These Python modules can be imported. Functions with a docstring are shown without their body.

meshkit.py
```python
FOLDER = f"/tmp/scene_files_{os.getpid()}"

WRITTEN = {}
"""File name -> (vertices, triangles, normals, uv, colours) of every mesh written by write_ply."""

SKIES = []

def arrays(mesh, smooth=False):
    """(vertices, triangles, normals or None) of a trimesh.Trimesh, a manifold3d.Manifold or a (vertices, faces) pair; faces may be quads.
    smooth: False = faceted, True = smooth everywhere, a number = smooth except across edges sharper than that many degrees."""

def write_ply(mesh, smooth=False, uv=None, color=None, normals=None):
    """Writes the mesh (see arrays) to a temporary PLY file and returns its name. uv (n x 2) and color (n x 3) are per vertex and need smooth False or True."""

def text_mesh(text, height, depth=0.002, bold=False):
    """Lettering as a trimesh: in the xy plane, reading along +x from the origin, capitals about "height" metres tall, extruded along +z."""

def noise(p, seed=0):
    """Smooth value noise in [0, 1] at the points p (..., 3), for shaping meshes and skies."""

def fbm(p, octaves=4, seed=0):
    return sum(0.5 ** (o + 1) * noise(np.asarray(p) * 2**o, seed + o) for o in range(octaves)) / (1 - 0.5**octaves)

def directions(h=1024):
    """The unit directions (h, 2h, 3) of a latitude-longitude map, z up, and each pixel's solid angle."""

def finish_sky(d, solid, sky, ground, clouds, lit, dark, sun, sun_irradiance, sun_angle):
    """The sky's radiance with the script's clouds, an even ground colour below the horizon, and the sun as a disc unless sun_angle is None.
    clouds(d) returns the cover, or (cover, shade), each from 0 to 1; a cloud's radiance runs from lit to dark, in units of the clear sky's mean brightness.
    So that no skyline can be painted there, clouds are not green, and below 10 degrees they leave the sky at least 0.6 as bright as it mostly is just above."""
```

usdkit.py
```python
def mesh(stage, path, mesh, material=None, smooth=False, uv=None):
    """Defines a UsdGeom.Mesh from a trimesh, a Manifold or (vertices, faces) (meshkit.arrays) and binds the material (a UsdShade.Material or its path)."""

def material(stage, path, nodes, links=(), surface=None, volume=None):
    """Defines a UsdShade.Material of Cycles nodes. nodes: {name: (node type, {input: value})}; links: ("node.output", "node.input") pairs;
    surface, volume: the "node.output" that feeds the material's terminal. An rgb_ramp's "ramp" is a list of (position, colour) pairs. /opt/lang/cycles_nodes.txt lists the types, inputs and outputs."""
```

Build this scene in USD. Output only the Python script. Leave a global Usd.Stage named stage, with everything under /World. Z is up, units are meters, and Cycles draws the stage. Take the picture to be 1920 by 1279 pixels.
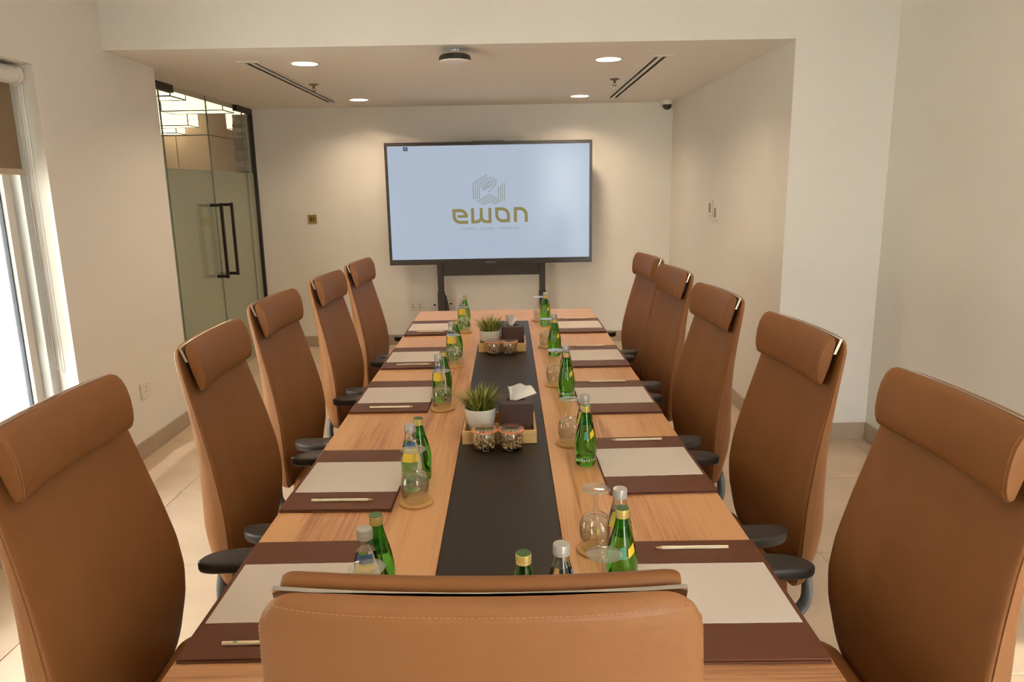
import math, random
import numpy as np
import trimesh, manifold3d
from shapely import affinity
from shapely.geometry import Polygon, LineString, Point, box as sbox
from shapely.ops import unary_union
import usdkit, meshkit
from pxr import Usd, UsdGeom, UsdLux, UsdShade, Gf, Sdf, Vt

random.seed(7)
rng = np.random.default_rng(7)
PI = math.pi
stage = Usd.Stage.CreateInMemory()
UsdGeom.SetStageUpAxis(stage, 'Z')
UsdGeom.SetStageMetersPerUnit(stage, 1.0)
UsdGeom.Xform.Define(stage, '/World')
UsdGeom.Scope.Define(stage, '/World/Looks')

# ---------------------------------------------------------------- camera, sky, sun, exposure
F_PX, YAW, PITCH, ROLL = 1359.55, 0.002725, 0.208858, -0.017785
CAM = (0.0288, 0.0, 1.59284)
def cam_axes():
    cy, sy = math.cos(YAW), math.sin(YAW)
    f = np.array([sy * math.cos(PITCH), cy * math.cos(PITCH), -math.sin(PITCH)])
    r0 = np.array([cy, -sy, 0.0]); u0 = np.cross(r0, f)
    return math.cos(ROLL) * r0 + math.sin(ROLL) * u0, -math.sin(ROLL) * r0 + math.cos(ROLL) * u0, f
r_, u_, f_ = cam_axes()
cam = UsdGeom.Camera.Define(stage, '/World/Camera')
cam.CreateHorizontalApertureAttr(36.0)
cam.CreateFocalLengthAttr(36.0 * F_PX / 1920.0)
cam.CreateClippingRangeAttr((0.05, 200.0))
cam.AddTransformOp().Set(Gf.Matrix4d(*r_, 0, *u_, 0, *(-f_), 0, *CAM, 1))
cam.CreateExposureAttr(0.0)

SKY = UsdLux.DomeLight.Define(stage, '/World/SkyLight')
SKY.CreateColorAttr(Gf.Vec3f(1.0, 0.985, 0.975)); SKY.CreateIntensityAttr(4.8)
SUN = UsdLux.DistantLight.Define(stage, '/World/SunLight')
SUN.CreateColorAttr(Gf.Vec3f(1.0, 0.95, 0.85)); SUN.CreateIntensityAttr(1.5); SUN.CreateNormalizeAttr(True); SUN.CreateAngleAttr(0.53)
_d = np.array([0.19, 1.0, -0.70]); _d /= np.linalg.norm(_d)          # the way the sunlight travels
_x = np.cross([0, 0, 1.0], -_d); _x /= np.linalg.norm(_x); _y = np.cross(-_d, _x)
SUN.AddTransformOp().Set(Gf.Matrix4d(*_x, 0, *_y, 0, *(-_d), 0, 0, -4, 6, 1))
LAMP = (1.0, 0.77, 0.53)
HIGH_POWER = 210.0
LAMP_POWER = 400.0        # radiance of the recessed lamps
LANTERN_POWER = 2.5

# ---------------------------------------------------------------- helpers: prims
used = {}
def numbered(path):
    k = used.get(path, -1) + 1
    used[path] = k
    return path if k == 0 else f'{path}_{k:03d}'
def meta(p, label=None, cat=None, group=None, kind=None):
    for k, v in (('label', label), ('category', cat), ('group', group), ('kind', kind)):
        if v:
            p.SetCustomDataByKey(k, v)
    return p
def place(x, loc, rotz):
    x.AddTranslateOp().Set(Gf.Vec3d(*map(float, loc)))
    x.AddRotateZOp().Set(float(math.degrees(rotz)))
def thing(name, label=None, cat=None, loc=(0, 0, 0), rotz=0.0, group=None, kind=None):
    x = UsdGeom.Xform.Define(stage, numbered('/World/' + name))
    place(x, loc, rotz)
    return meta(x.GetPrim(), label, cat, group, kind)
def obj(name, mesh, mat, parent=None, smooth=False, label=None, kind=None, cat=None, group=None):
    base = str(parent.GetPath()) if parent else '/World'
    m = usdkit.mesh(stage, numbered(f'{base}/{name}'), mesh, mat, smooth=smooth)
    return meta(m.GetPrim(), label, cat, group, kind)
def struct(name, mesh, mat, smooth=False, label=None):
    return obj(name, mesh, mat, None, smooth, kind='structure', label=label)
def dup(src, label, loc, rotz, group=None):
    x = UsdGeom.Xform.Define(stage, numbered(str(src.GetPath()).split('_0')[0]))
    p = x.GetPrim()
    p.GetReferences().AddInternalReference(src.GetPath())
    p.SetInstanceable(True)
    x.ClearXformOpOrder()
    t = x.GetPrim().GetAttribute('xformOp:translate'); 
    UsdGeom.XformOp(t).Set(Gf.Vec3d(*map(float, loc)))
    UsdGeom.XformOp(x.GetPrim().GetAttribute('xformOp:rotateZ')).Set(float(math.degrees(rotz)))
    x.GetXformOpOrderAttr().Set(['xformOp:translate', 'xformOp:rotateZ'])
    c = src.GetCustomData()
    return meta(p, label, c.get('category'), group or c.get('group'))

# ---------------------------------------------------------------- helpers: meshes
cat_ = trimesh.util.concatenate
def bx(x0, x1, y0, y1, z0, z1):
    m = trimesh.creation.box([x1 - x0, y1 - y0, z1 - z0])
    m.apply_translation([(x0 + x1) / 2, (y0 + y1) / 2, (z0 + z1) / 2])
    return m
def loft(rings, caps=(True, True)):
    """rings: list of (n,3) closed loops, made one surface."""
    n = len(rings[0]); v = np.vstack(rings); f = []
    for i in range(len(rings) - 1):
        a, b = i * n, (i + 1) * n
        for k in range(n):
            k2 = (k + 1) % n
            f += [[a + k, a + k2, b + k2], [a + k, b + k2, b + k]]
    for end, on in ((0, caps[0]), (len(rings) - 1, caps[1])):
        if on:
            c = len(v); v = np.vstack([v, rings[end].mean(0)]); a = end * n
            for k in range(n):
                k2 = (k + 1) % n
                f.append([c, a + k2, a + k] if end == 0 else [c, a + k, a + k2])
    m = trimesh.Trimesh(v, f, process=True)
    m.fix_normals()
    return m
def lathe(prof, n=32, closed=False):
    """prof: (r,z) points from one end to the other."""
    a = np.linspace(0, 2 * PI, n, endpoint=False)
    rings = [np.stack([max(r, 1e-5) * np.cos(a), max(r, 1e-5) * np.sin(a), np.full(n, z)], 1) for r, z in prof]
    return loft(rings, (prof[0][0] < 1e-4, prof[-1][0] < 1e-4))
def smooth_path(p, per=6):
    """Catmull-Rom through the points."""
    p = np.asarray(p, float); q = np.vstack([2 * p[0] - p[1], p, 2 * p[-1] - p[-2]]); out = []
    for i in range(1, len(q) - 2):
        for t in np.linspace(0, 1, per, endpoint=False):
            a, b, c, d = q[i - 1], q[i], q[i + 1], q[i + 2]
            out.append(0.5 * (2 * b + (c - a) * t + (2 * a - 5 * b + 4 * c - d) * t * t + (3 * b - a - 3 * c + d) * t ** 3))
    return np.array(out + [p[-1]])
def tube(path, r, n=8, caps=True):
    p = np.asarray(path, float); t = np.gradient(p, axis=0); t /= np.linalg.norm(t, axis=1, keepdims=True) + 1e-12
    ref = np.array([0, 0, 1.0]) if abs(t[0][2]) < 0.9 else np.array([1.0, 0, 0])
    rr = np.broadcast_to(r, (len(p),)); rings = []
    a = np.cross(t[0], ref); a /= np.linalg.norm(a)
    ang = np.arange(n) * 2 * PI / n
    for i in range(len(p)):
        a = a - t[i] * (a @ t[i]); a /= np.linalg.norm(a) + 1e-12
        b = np.cross(t[i], a)
        rings.append(p[i] + rr[i] * (np.cos(ang)[:, None] * a + np.sin(ang)[:, None] * b))
    return loft(rings, (caps, caps))
def sweep(path, sect, up=(0, 0, 1)):
    """sect: (m,2) points (side, up) swept along the path with a fixed up."""
    p = np.asarray(path, float); t = np.gradient(p, axis=0); t /= np.linalg.norm(t, axis=1, keepdims=True)
    up = np.asarray(up, float); rings = []
    for i in range(len(p)):
        s = np.cross(t[i], up); s /= np.linalg.norm(s); w = np.cross(s, t[i])
        rings.append(p[i] + sect[:, :1] * s + sect[:, 1:] * w)
    return loft(rings)
def rrect(w, h, r, n=5, cx=0.0, cy=0.0):
    pts = []
    for sx, sy, a0 in ((1, 1, 0), (-1, 1, PI / 2), (-1, -1, PI), (1, -1, 1.5 * PI)):
        for k in range(n):
            a = a0 + k / (n - 1) * PI / 2
            pts.append((cx + sx * (w / 2 - r) + r * math.cos(a), cy + sy * (h / 2 - r) + r * math.sin(a)))
    return np.array(pts)
def inset(poly, d):
    p = np.asarray(poly, float); t = np.roll(p, -1, 0) - np.roll(p, 1, 0); t /= np.linalg.norm(t, axis=1, keepdims=True) + 1e-12
    return p + d * np.stack([-t[:, 1], t[:, 0]], 1)
def slab(poly, levels):
    """poly: ccw loop; levels: (z, inset) pairs."""
    return loft([np.column_stack([inset(poly, d), np.full(len(poly), z)]) for z, d in levels])
def plate(w, h, r, z0, z1, b=0.001, cx=0.0, cy=0.0, n=4):
    return slab(rrect(w, h, r, n, cx, cy), [(z0, b), (z0 + b, 0), (z1 - b, 0), (z1, b)])
def cbox(x0, x1, y0, y1, z0, z1, b=0.002):
    return plate(x1 - x0, y1 - y0, max(b, 1e-4), z0, z1, b, (x0 + x1) / 2, (y0 + y1) / 2, 2)
def extrude(poly, z0, z1):
    ps = getattr(poly, 'geoms', [poly])
    m = cat_([trimesh.creation.extrude_polygon(g, z1 - z0, engine='earcut') for g in ps])
    m.apply_translation([0, 0, z0]); return m
def to_x(m, x):      # (a,b,c) -> (x + c, a, b): a shape drawn in the y-z plane
    v = m.vertices.copy(); m = m.copy(); m.vertices = np.column_stack([x + v[:, 2], v[:, 0], v[:, 1]]); m.fix_normals(); return m
def to_y(m, y):      # (a,b,c) -> (a, y - c, b): a shape drawn in the x-z plane that faces -y
    v = m.vertices.copy(); m = m.copy(); m.vertices = np.column_stack([v[:, 0], y - v[:, 2], v[:, 1]]); m.fix_normals(); return m
def cyl(r, z0, z1, n=24, x=0, y=0, b=0.0):
    m = lathe([(0, z0), (r - b, z0), (r, z0 + b), (r, z1 - b), (r - b, z1), (0, z1)] if b else [(0, z0), (r, z0), (r, z1), (0, z1)], n)
    m.apply_translation([x, y, 0]); return m

# ---------------------------------------------------------------- materials
def srgb(r, g, b):
    return tuple((c / 255 / 12.92) if c / 255 <= 0.04045 else ((c / 255 + 0.055) / 1.055) ** 2.4 for c in (r, g, b))
def mat(name, color, rough=0.5, metal=0.0, vary=0.0, scale=8.0, stretch=(1, 1, 1), bump=0.0, bscale=None, **kw):
    nodes = {'p': ('principled_bsdf', {'base_color': color, 'roughness': rough, 'metallic': metal, **kw})}
    links = []
    if vary or bump:
        nodes['tc'] = ('texture_coordinate', {})
        nodes['mp'] = ('mapping', {'scale': stretch})
        links += [('tc.object', 'mp.vector')]
    if vary:
        nodes['n'] = ('noise_texture', {'scale': scale, 'detail': 4.0, 'roughness': 0.6})
        nodes['r'] = ('rgb_ramp', {'ramp': [(0.3, tuple(c * (1 - vary) for c in color)), (0.7, tuple(min(1, c * (1 + vary)) for c in color))]})
        links += [('mp.vector', 'n.vector'), ('n.fac', 'r.fac'), ('r.color', 'p.base_color')]
    if bump:
        nodes['bn'] = ('noise_texture', {'scale': bscale or scale * 10, 'detail': 3.0})
        nodes['b'] = ('bump', {'strength': bump, 'distance': 0.002})
        links += [('mp.vector', 'bn.vector'), ('bn.fac', 'b.height'), ('b.normal', 'p.normal')]
    return usdkit.material(stage, f'/World/Looks/{name}', nodes, links, surface='p.BSDF')
def emit(name, color, strength):
    return usdkit.material(stage, f'/World/Looks/{name}', {'e': ('emission', {'color': color, 'strength': strength})}, [], surface='e.emission')
def glass(name, color, rough=0.0, ior=1.45):
    return usdkit.material(stage, f'/World/Looks/{name}', {'p': ('principled_bsdf', {'base_color': color, 'roughness': rough, 'ior': ior, 'transmission_weight': 1.0})}, [], surface='p.BSDF')
def pane_glass(name, tint, ior=1.5, base=0.045, power=5.0):
    return usdkit.material(stage, f'/World/Looks/{name}', {
        't': ('transparent_bsdf', {'color': tint}), 'g': ('glossy_bsdf', {'color': (1, 1, 1), 'roughness': 0.0}),
        'l': ('layer_weight', {'blend': 0.5}), 'p5': ('math', {'math_type': 'power', 'value2': power}), 'f': ('math', {'math_type': 'multiply_add', 'value2': 1.0 - base, 'value3': base}), 'm': ('mix_closure', {})},
        [('l.facing', 'p5.value1'), ('p5.value', 'f.value1'), ('f.value', 'm.fac'), ('t.BSDF', 'm.closure1'), ('g.BSDF', 'm.closure2')], surface='m.closure')

def wood(name, dark, mid, light, along='y', rough=0.38, k=1.0):
    sc = {'y': (14 * k, 0.9 * k, 14 * k), 'x': (0.9 * k, 14 * k, 14 * k)}[along]
    fine = {'y': (130 * k, 3.5 * k, 130 * k), 'x': (3.5 * k, 130 * k, 130 * k)}[along]
    nodes = {
        'tc': ('texture_coordinate', {}),
        'm1': ('mapping', {'scale': sc}), 'm2': ('mapping', {'scale': fine}), 'm3': ('mapping', {'scale': tuple(s * 0.35 for s in sc)}),
        'n1': ('noise_texture', {'scale': 1.0, 'detail': 5.0, 'roughness': 0.6, 'distortion': 1.2}),
        'n2': ('noise_texture', {'scale': 1.0, 'detail': 3.0, 'roughness': 0.6}),
        'n3': ('noise_texture', {'scale': 1.0, 'detail': 2.0, 'roughness': 0.5, 'distortion': 0.6}),
        'w': ('math', {'math_type': 'multiply', 'value2': 14.0}), 'w2': ('math', {'math_type': 'sine'}),
        'w3': ('math', {'math_type': 'multiply_add', 'value2': 0.10, 'value3': 0.0}),
        'a1': ('math', {'math_type': 'multiply_add', 'value2': 0.46, 'value3': 0.0}),
        'a2': ('math', {'math_type': 'multiply_add', 'value2': 0.48, 'value3': 0.06}),
        's1': ('math', {'math_type': 'add'}), 's2': ('math', {'math_type': 'add'}),
        'r': ('rgb_ramp', {'ramp': [(0.36, dark), (0.47, mid), (0.62, light)]}),
        'b': ('bump', {'strength': 0.06, 'distance': 0.001}),
        'p': ('principled_bsdf', {'roughness': rough})}
    links = [('tc.object', 'm1.vector'), ('tc.object', 'm2.vector'), ('tc.object', 'm3.vector'), ('m1.vector', 'n1.vector'), ('m2.vector', 'n2.vector'), ('m3.vector', 'n3.vector'),
             ('n3.fac', 'w.value1'), ('w.value', 'w2.value1'), ('w2.value', 'w3.value1'), ('n1.fac', 'a1.value1'), ('n2.fac', 'a2.value1'),
             ('a1.value', 's1.value1'), ('a2.value', 's1.value2'), ('s1.value', 's2.value1'), ('w3.value', 's2.value2'),
             ('s2.value', 'r.fac'), ('r.color', 'p.base_color'), ('n2.fac', 'b.height'), ('b.normal', 'p.normal')]
    return usdkit.material(stage, f'/World/Looks/{name}', nodes, links, surface='p.BSDF')

M = {}
M['paint'] = mat('paint', (0.80, 0.775, 0.73), 0.65, vary=0.015, scale=1.2)
M['ceiling'] = mat('ceiling_paint', (0.80, 0.765, 0.71), 0.7)
M['stone'] = [mat(f'stone_tile_{k}', tuple(c * s for c in (0.58, 0.45, 0.325)), 0.36, vary=0.07, scale=3.0, stretch=(1, 1.8, 1), bump=0.02, bscale=60) for k, s in enumerate((1.0, 0.96, 1.04))]
M['skirt'] = [mat(f'skirting_tile_{k}', tuple(c * s for c in (0.42, 0.335, 0.25)), 0.4, vary=0.08, scale=4.0) for k, s in enumerate((1.0, 0.95, 1.04))]
M['grout'] = mat('grout', (0.64, 0.53, 0.42), 0.8)
M['leather'] = mat('tan_leather', (0.225, 0.088, 0.026), 0.50, specular_ior_level=0.3, vary=0.04, scale=14, bump=0.05, bscale=420)
M['leather2'] = mat('tan_leather_shell', (0.28, 0.118, 0.042), 0.50, specular_ior_level=0.35, vary=0.03, scale=14, bump=0.05, bscale=420)
M['thread'] = mat('stitch_thread', (0.42, 0.21, 0.085), 0.6)
M['chrome'] = mat('chrome', (0.82, 0.80, 0.78), 0.12, 1.0)
M['black_plastic'] = mat('black_plastic', (0.022, 0.019, 0.017), 0.38)
M['soft_black'] = mat('soft_black', (0.035, 0.030, 0.027), 0.42)
M['grey_metal'] = mat('grey_bracket', (0.16, 0.18, 0.20), 0.35, 0.3)
M['woody'] = wood('oak_laminate_long', (0.36, 0.158, 0.062), (0.56, 0.270, 0.115), (0.67, 0.360, 0.165), 'y')
M['woodx'] = wood('oak_laminate_cross', (0.35, 0.160, 0.068), (0.53, 0.265, 0.125), (0.63, 0.345, 0.170), 'x')
M['runner'] = mat('black_runner', (0.020, 0.014, 0.008), 0.40, specular_ior_level=0.3, vary=0.08, scale=3)
M['pad'] = mat('brown_pad_leather', (0.125, 0.043, 0.021), 0.5, specular_ior_level=0.3, vary=0.06, scale=30, bump=0.08, bscale=600)
M['paper'] = mat('writing_paper', (0.66, 0.585, 0.53), 0.7)
M['pencil'] = mat('pencil_wood', (0.80, 0.68, 0.48), 0.5, vary=0.05, scale=40)
M['graphite'] = mat('graphite', (0.03, 0.03, 0.03), 0.4)
M['green_print'] = mat('green_print', (0.10, 0.32, 0.08), 0.5)
M['bamboo'] = wood('bamboo', (0.48, 0.26, 0.09), (0.62, 0.37, 0.14), (0.68, 0.43, 0.18), 'x', 0.42, 2.5)
M['cork'] = mat('coaster_wood', (0.60, 0.33, 0.115), 0.5, vary=0.08, scale=30)
M['green_glass'] = glass('green_glass', (0.16, 0.60, 0.07))
M['clear_glass'] = glass('clear_glass', (0.95, 0.97, 0.95))
M['thin_glass'] = pane_glass('goblet_glass', (0.93, 0.945, 0.93), 1.5, 0.075, 2.6)
M['jar_glass'] = pane_glass('jar_glass', (0.945, 0.955, 0.94), 1.5, 0.05, 3.5)
M['gold_cap'] = mat('gold_cap', (0.60, 0.46, 0.15), 0.35, 0.4)
M['green_cap'] = mat('green_cap', (0.05, 0.13, 0.03), 0.35)
M['white_cap'] = mat('white_cap', (0.50, 0.48, 0.45), 0.3, 0.35)
M['yellow_label'] = mat('yellow_label', (0.80, 0.55, 0.03), 0.5)
M['blue_label'] = mat('blue_label', (0.05, 0.12, 0.26), 0.5)
M['teal_label'] = mat('teal_label', (0.06, 0.26, 0.17), 0.5)
M['silver_print'] = mat('silver_print', (0.42, 0.47, 0.42), 0.5)
M['white_pot'] = mat('white_pot', (0.74, 0.70, 0.62), 0.45)
M['soil'] = mat('soil', (0.03, 0.022, 0.015), 0.9)
M['blade'] = [mat('blade_dark', (0.075, 0.115, 0.018), 0.5), mat('blade_green', (0.21, 0.26, 0.036), 0.5), mat('blade_yellow', (0.48, 0.42, 0.09), 0.5)]
M['tissue_box'] = mat('tissue_box_leather', (0.055, 0.024, 0.016), 0.45, bump=0.06, bscale=500)
M['tissue'] = mat('tissue_paper', (0.80, 0.74, 0.65), 0.8)
M['gasket'] = mat('orange_gasket', (0.75, 0.24, 0.09), 0.5)
M['nuts'] = [mat('nut_light', (0.74, 0.50, 0.26), 0.5), mat('nut_dark', (0.36, 0.16, 0.06), 0.5)]
M['wire'] = mat('steel_wire', (0.70, 0.66, 0.58), 0.25, 1.0)
M['white_plastic'] = mat('white_plastic', (0.76, 0.73, 0.68), 0.4)
M['dark'] = mat('dark_recess', (0.012, 0.010, 0.009), 0.7)
M['tv_black'] = mat('tv_bezel', (0.030, 0.028, 0.024), 0.28)
M['stand'] = mat('stand_steel', (0.040, 0.033, 0.026), 0.45)
M['screen'] = usdkit.material(stage, '/World/Looks/tv_screen', {
    'e': ('emission', {'color': srgb(182, 195, 213), 'strength': 0.90}), 'g': ('glossy_bsdf', {'color': (1, 1, 1), 'roughness': 0.15}),
    'f': ('fresnel', {'IOR': 1.35}), 'm': ('mix_closure', {})}, [('f.fac', 'm.fac'), ('e.emission', 'm.closure1'), ('g.BSDF', 'm.closure2')], surface='m.closure')
M['logo'] = emit('logo_gold', srgb(140, 131, 86), 1.0)
M['logo_thin'] = emit('logo_lines', srgb(136, 136, 118), 1.0)
M['logo_grey'] = emit('logo_grey', srgb(148, 156, 160), 1.0)
M['icon'] = emit('screen_icon', srgb(80, 88, 104), 1.0)
M['brass'] = mat('brass', (0.50, 0.36, 0.11), 0.3, 0.8)
M['alu'] = mat('window_frame', (0.50, 0.51, 0.50), 0.4, 0.2)
M['alu_dark'] = mat('window_gasket', (0.05, 0.06, 0.09), 0.5)
M['window'] = pane_glass('window_glass', (0.95, 0.97, 0.96))
M['door_glass'] = pane_glass('door_glass', (0.96, 0.98, 0.955), 1.55)
M['glass_edge'] = mat('glass_edge', (0.20, 0.25, 0.20), 0.2)
M['frost'] = usdkit.material(stage, '/World/Looks/frosted_film', {
    'd': ('diffuse_bsdf', {'color': (0.66, 0.67, 0.54)}), 't': ('translucent_bsdf', {'color': (0.54, 0.55, 0.43)}), 'm': ('mix_closure', {'fac': 0.5})},
    [('d.BSDF', 'm.closure1'), ('t.BSDF', 'm.closure2')], surface='m.closure')
M['bronze'] = mat('dark_bronze', (0.022, 0.018, 0.014), 0.35, 0.4)
M['bronze2'] = mat('light_bronze', (0.16, 0.12, 0.08), 0.4, 0.3)
M['blind'] = usdkit.material(stage, '/World/Looks/blind_fabric', {
    'd': ('diffuse_bsdf', {'color': (0.36, 0.27, 0.18)}), 't': ('translucent_bsdf', {'color': (0.20, 0.15, 0.09)}), 'm': ('mix_closure', {'fac': 0.3})},
    [('d.BSDF', 'm.closure1'), ('t.BSDF', 'm.closure2')], surface='m.closure')
M['blind_bar'] = mat('blind_bar', (0.50, 0.40, 0.30), 0.5)
M['lamp'] = emit('lamp_glow', LAMP, LAMP_POWER)
M['lamp_high'] = emit('lamp_glow_high', LAMP, HIGH_POWER)
M['lantern'] = emit('lantern_glow', (1.0, 0.80, 0.50), LANTERN_POWER)
M['lobby_panel'] = mat('lobby_panel', (0.80, 0.62, 0.44), 0.5, vary=0.04, scale=2)
M['lobby_dark'] = mat('lobby_ceiling', (0.60, 0.55, 0.48), 0.6)
M['crystal'] = usdkit.material(stage, '/World/Looks/crystal_wall', {
    'g': ('geometry', {}), 'r': ('rgb_ramp', {'ramp': [(0.0, (0.12, 0.10, 0.08)), (0.3, (0.30, 0.26, 0.20)), (0.5, (0.95, 0.88, 0.74)), (1.0, (1.0, 0.95, 0.84))]}),
    'p': ('principled_bsdf', {'metallic': 0.15, 'roughness': 0.3})},
    [('g.random_per_island', 'r.fac'), ('r.color', 'p.base_color')], surface='p.BSDF')
M['boundary'] = mat('boundary_render', (0.78, 0.74, 0.62), 0.8, vary=0.03, scale=2)
M['terrace'] = mat('terrace_paving', (0.62, 0.60, 0.55), 0.8, vary=0.05, scale=2)

# ---------------------------------------------------------------- the room
XL, XR, XN, XG = -2.234, 2.255, 1.673, -2.483      # left wall, right wall, niche's right wall, glass
YR, YF, YE, YB = -1.0, 4.344, 4.945, 7.434         # rear wall, front of the niche, end of the left wall, back wall
ZC, ZH = 2.386, 3.15                               # niche ceiling, high ceiling
W1 = (0.30, 3.685, 0.42, 2.21)                                # window in the left wall: y0 y1 z0 z1
RW = [(0.75, 1.70, 0.06, 2.46)]         # windows in the rear wall: x0 x1 z0 z1

wl = sbox(YR - 0.2, 0, YE, ZH + 0.2)
for w in (W1,):
    wl = wl.difference(sbox(w[0], w[2], w[1], w[3]))
struct('wall_left', to_x(extrude(wl, 0, 0.366), XL - 0.366), M['paint'])
struct('wall_right', bx(XR, XR + 0.2, YR - 0.2, YF, 0, ZH + 0.2), M['paint'])
struct('wall_niche', bx(XN, XR + 0.2, YF, YB + 0.2, 0, 3.7), M['paint'])
struct('wall_back', bx(XG - 0.05, XN, YB, YB + 0.2, 0, 3.7), M['paint'])
struct('wall_bulkhead', bx(XL, XN, YF, YF + 0.15, ZC, ZH + 0.2), M['paint'])
wr = sbox(XL, 0, XR, ZH + 0.2)
for x0, x1, z0, z1 in RW:
    wr = wr.difference(sbox(x0, z0, x1, z1))
struct('wall_rear', to_y(extrude(wr, 0, 0.2), YR), M['paint'])

DOWN = [(-1.245, 4.885), (-1.288, 6.825), (0.693, 4.92), (0.696, 6.832)]
HIGH = [(-0.75, 0.3), (0.75, 0.3), (-0.75, 2.7), (0.75, 2.7)]
SLOTS = [(-1.565, 4.815, 6.98), (1.015, 4.84, 7.0)]
cp = sbox(-2.62, YF + 0.15, XN, YB)
for x, y in DOWN:
    cp = cp.difference(Point(x, y).buffer(0.080, 24))
for x, y0, y1 in SLOTS:
    cp = cp.difference(sbox(x - 0.046, y0, x + 0.046, y1))
struct('ceiling_niche', cat_([extrude(cp, ZC, ZC + 0.15), bx(-2.62, XN, YF + 0.15, YB, ZC + 0.15, 3.7)]), M['ceiling'])
ch = sbox(XL, YR, XR, YF)
for x, y in HIGH:
    ch = ch.difference(Point(x, y).buffer(0.080, 24))
struct('ceiling', extrude(ch, ZH, ZH + 0.15), M['ceiling'])

# floor: single tiles with recessed joints
fl = thing('floor', kind='structure')
obj('grout_bed', bx(-2.62, XR + 0.1, YR - 0.2, YB + 0.1, -0.10, -0.003), M['grout'], fl)
xs = sorted([2.152 - 0.786 * k for k in range(0, 6)] + [XL, XR]); xs = [x for x in xs if x >= XL - 1e-6]
ys = [YR] + [2.095 + 0.815 * k for k in range(-3, 7)] + [YB]
ys = [y for y in ys if YR <= y <= YB]
k = 0
def tile_run(x0, x1, y0, y1):
    global k
    if x1 - x0 < 0.03 or y1 - y0 < 0.03:
        return
    k += 1
    g = 0.0022
    obj('tile', cbox(x0 + g, x1 - g, y0 + g, y1 - g, -0.012, 0.0, 0.0012), M['stone'][(k * 7 + int(y0 * 10)) % 3], fl)
for i in range(len(xs) - 1):
    for j in range(len(ys) - 1):
        x0, x1, y0, y1 = xs[i], xs[i + 1], ys[j], ys[j + 1]
        if y0 >= YF - 0.02 and x0 >= XN:
            continue
        if y1 > YF and x1 > XN:
            tile_run(x0, x1, y0, min(y1, YF)) if x0 >= XN else (tile_run(x0, x1, y0, YF) if y0 < YF else tile_run(x0, XN, y0, y1))
            if y0 < YF and x0 < XN:
                tile_run(x0, XN, YF, y1)
            continue
        tile_run(x0, x1, y0, y1)
for j in range(len(ys) - 1):                        # the recess of the glass door
    if ys[j + 1] > YE:
        tile_run(-2.6, XL, max(YE, ys[j]), ys[j + 1])

def skirting(name, a, b, axis, face, sign, off=0.3):
    s = thing(name, kind='structure'); t, h = 0.011, 0.109
    cuts = [a] + [a + off + 0.79 * q for q in range(12) if a + off + 0.79 * q < b - 0.05] + [b]
    for q in range(len(cuts) - 1):
        p0, p1 = cuts[q] + 0.0012, cuts[q + 1] - 0.0012
        lo, hi = (face, face + sign * t) if sign > 0 else (face + sign * t, face)
        m = cbox(lo, hi, p0, p1, 0, h, 0.0015) if axis == 'y' else cbox(p0, p1, lo, hi, 0, h, 0.0015)
        obj('tile', m, M['skirt'][q % 3], s)
skirting('baseboard_left', YR, YE, 'y', XL, 1, 0.32)
skirting('baseboard_right', YR, YF - 0.011, 'y', XR, -1)
skirting('baseboard_front', XN - 0.011, XR, 'x', YF, -1, 0.9)
skirting('baseboard_niche', YF, YB - 0.011, 'y', XN, -1, 0.55)
skirting('baseboard_back', XG + 0.06, XN - 0.011, 'x', YB, -1, 0.5)

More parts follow.
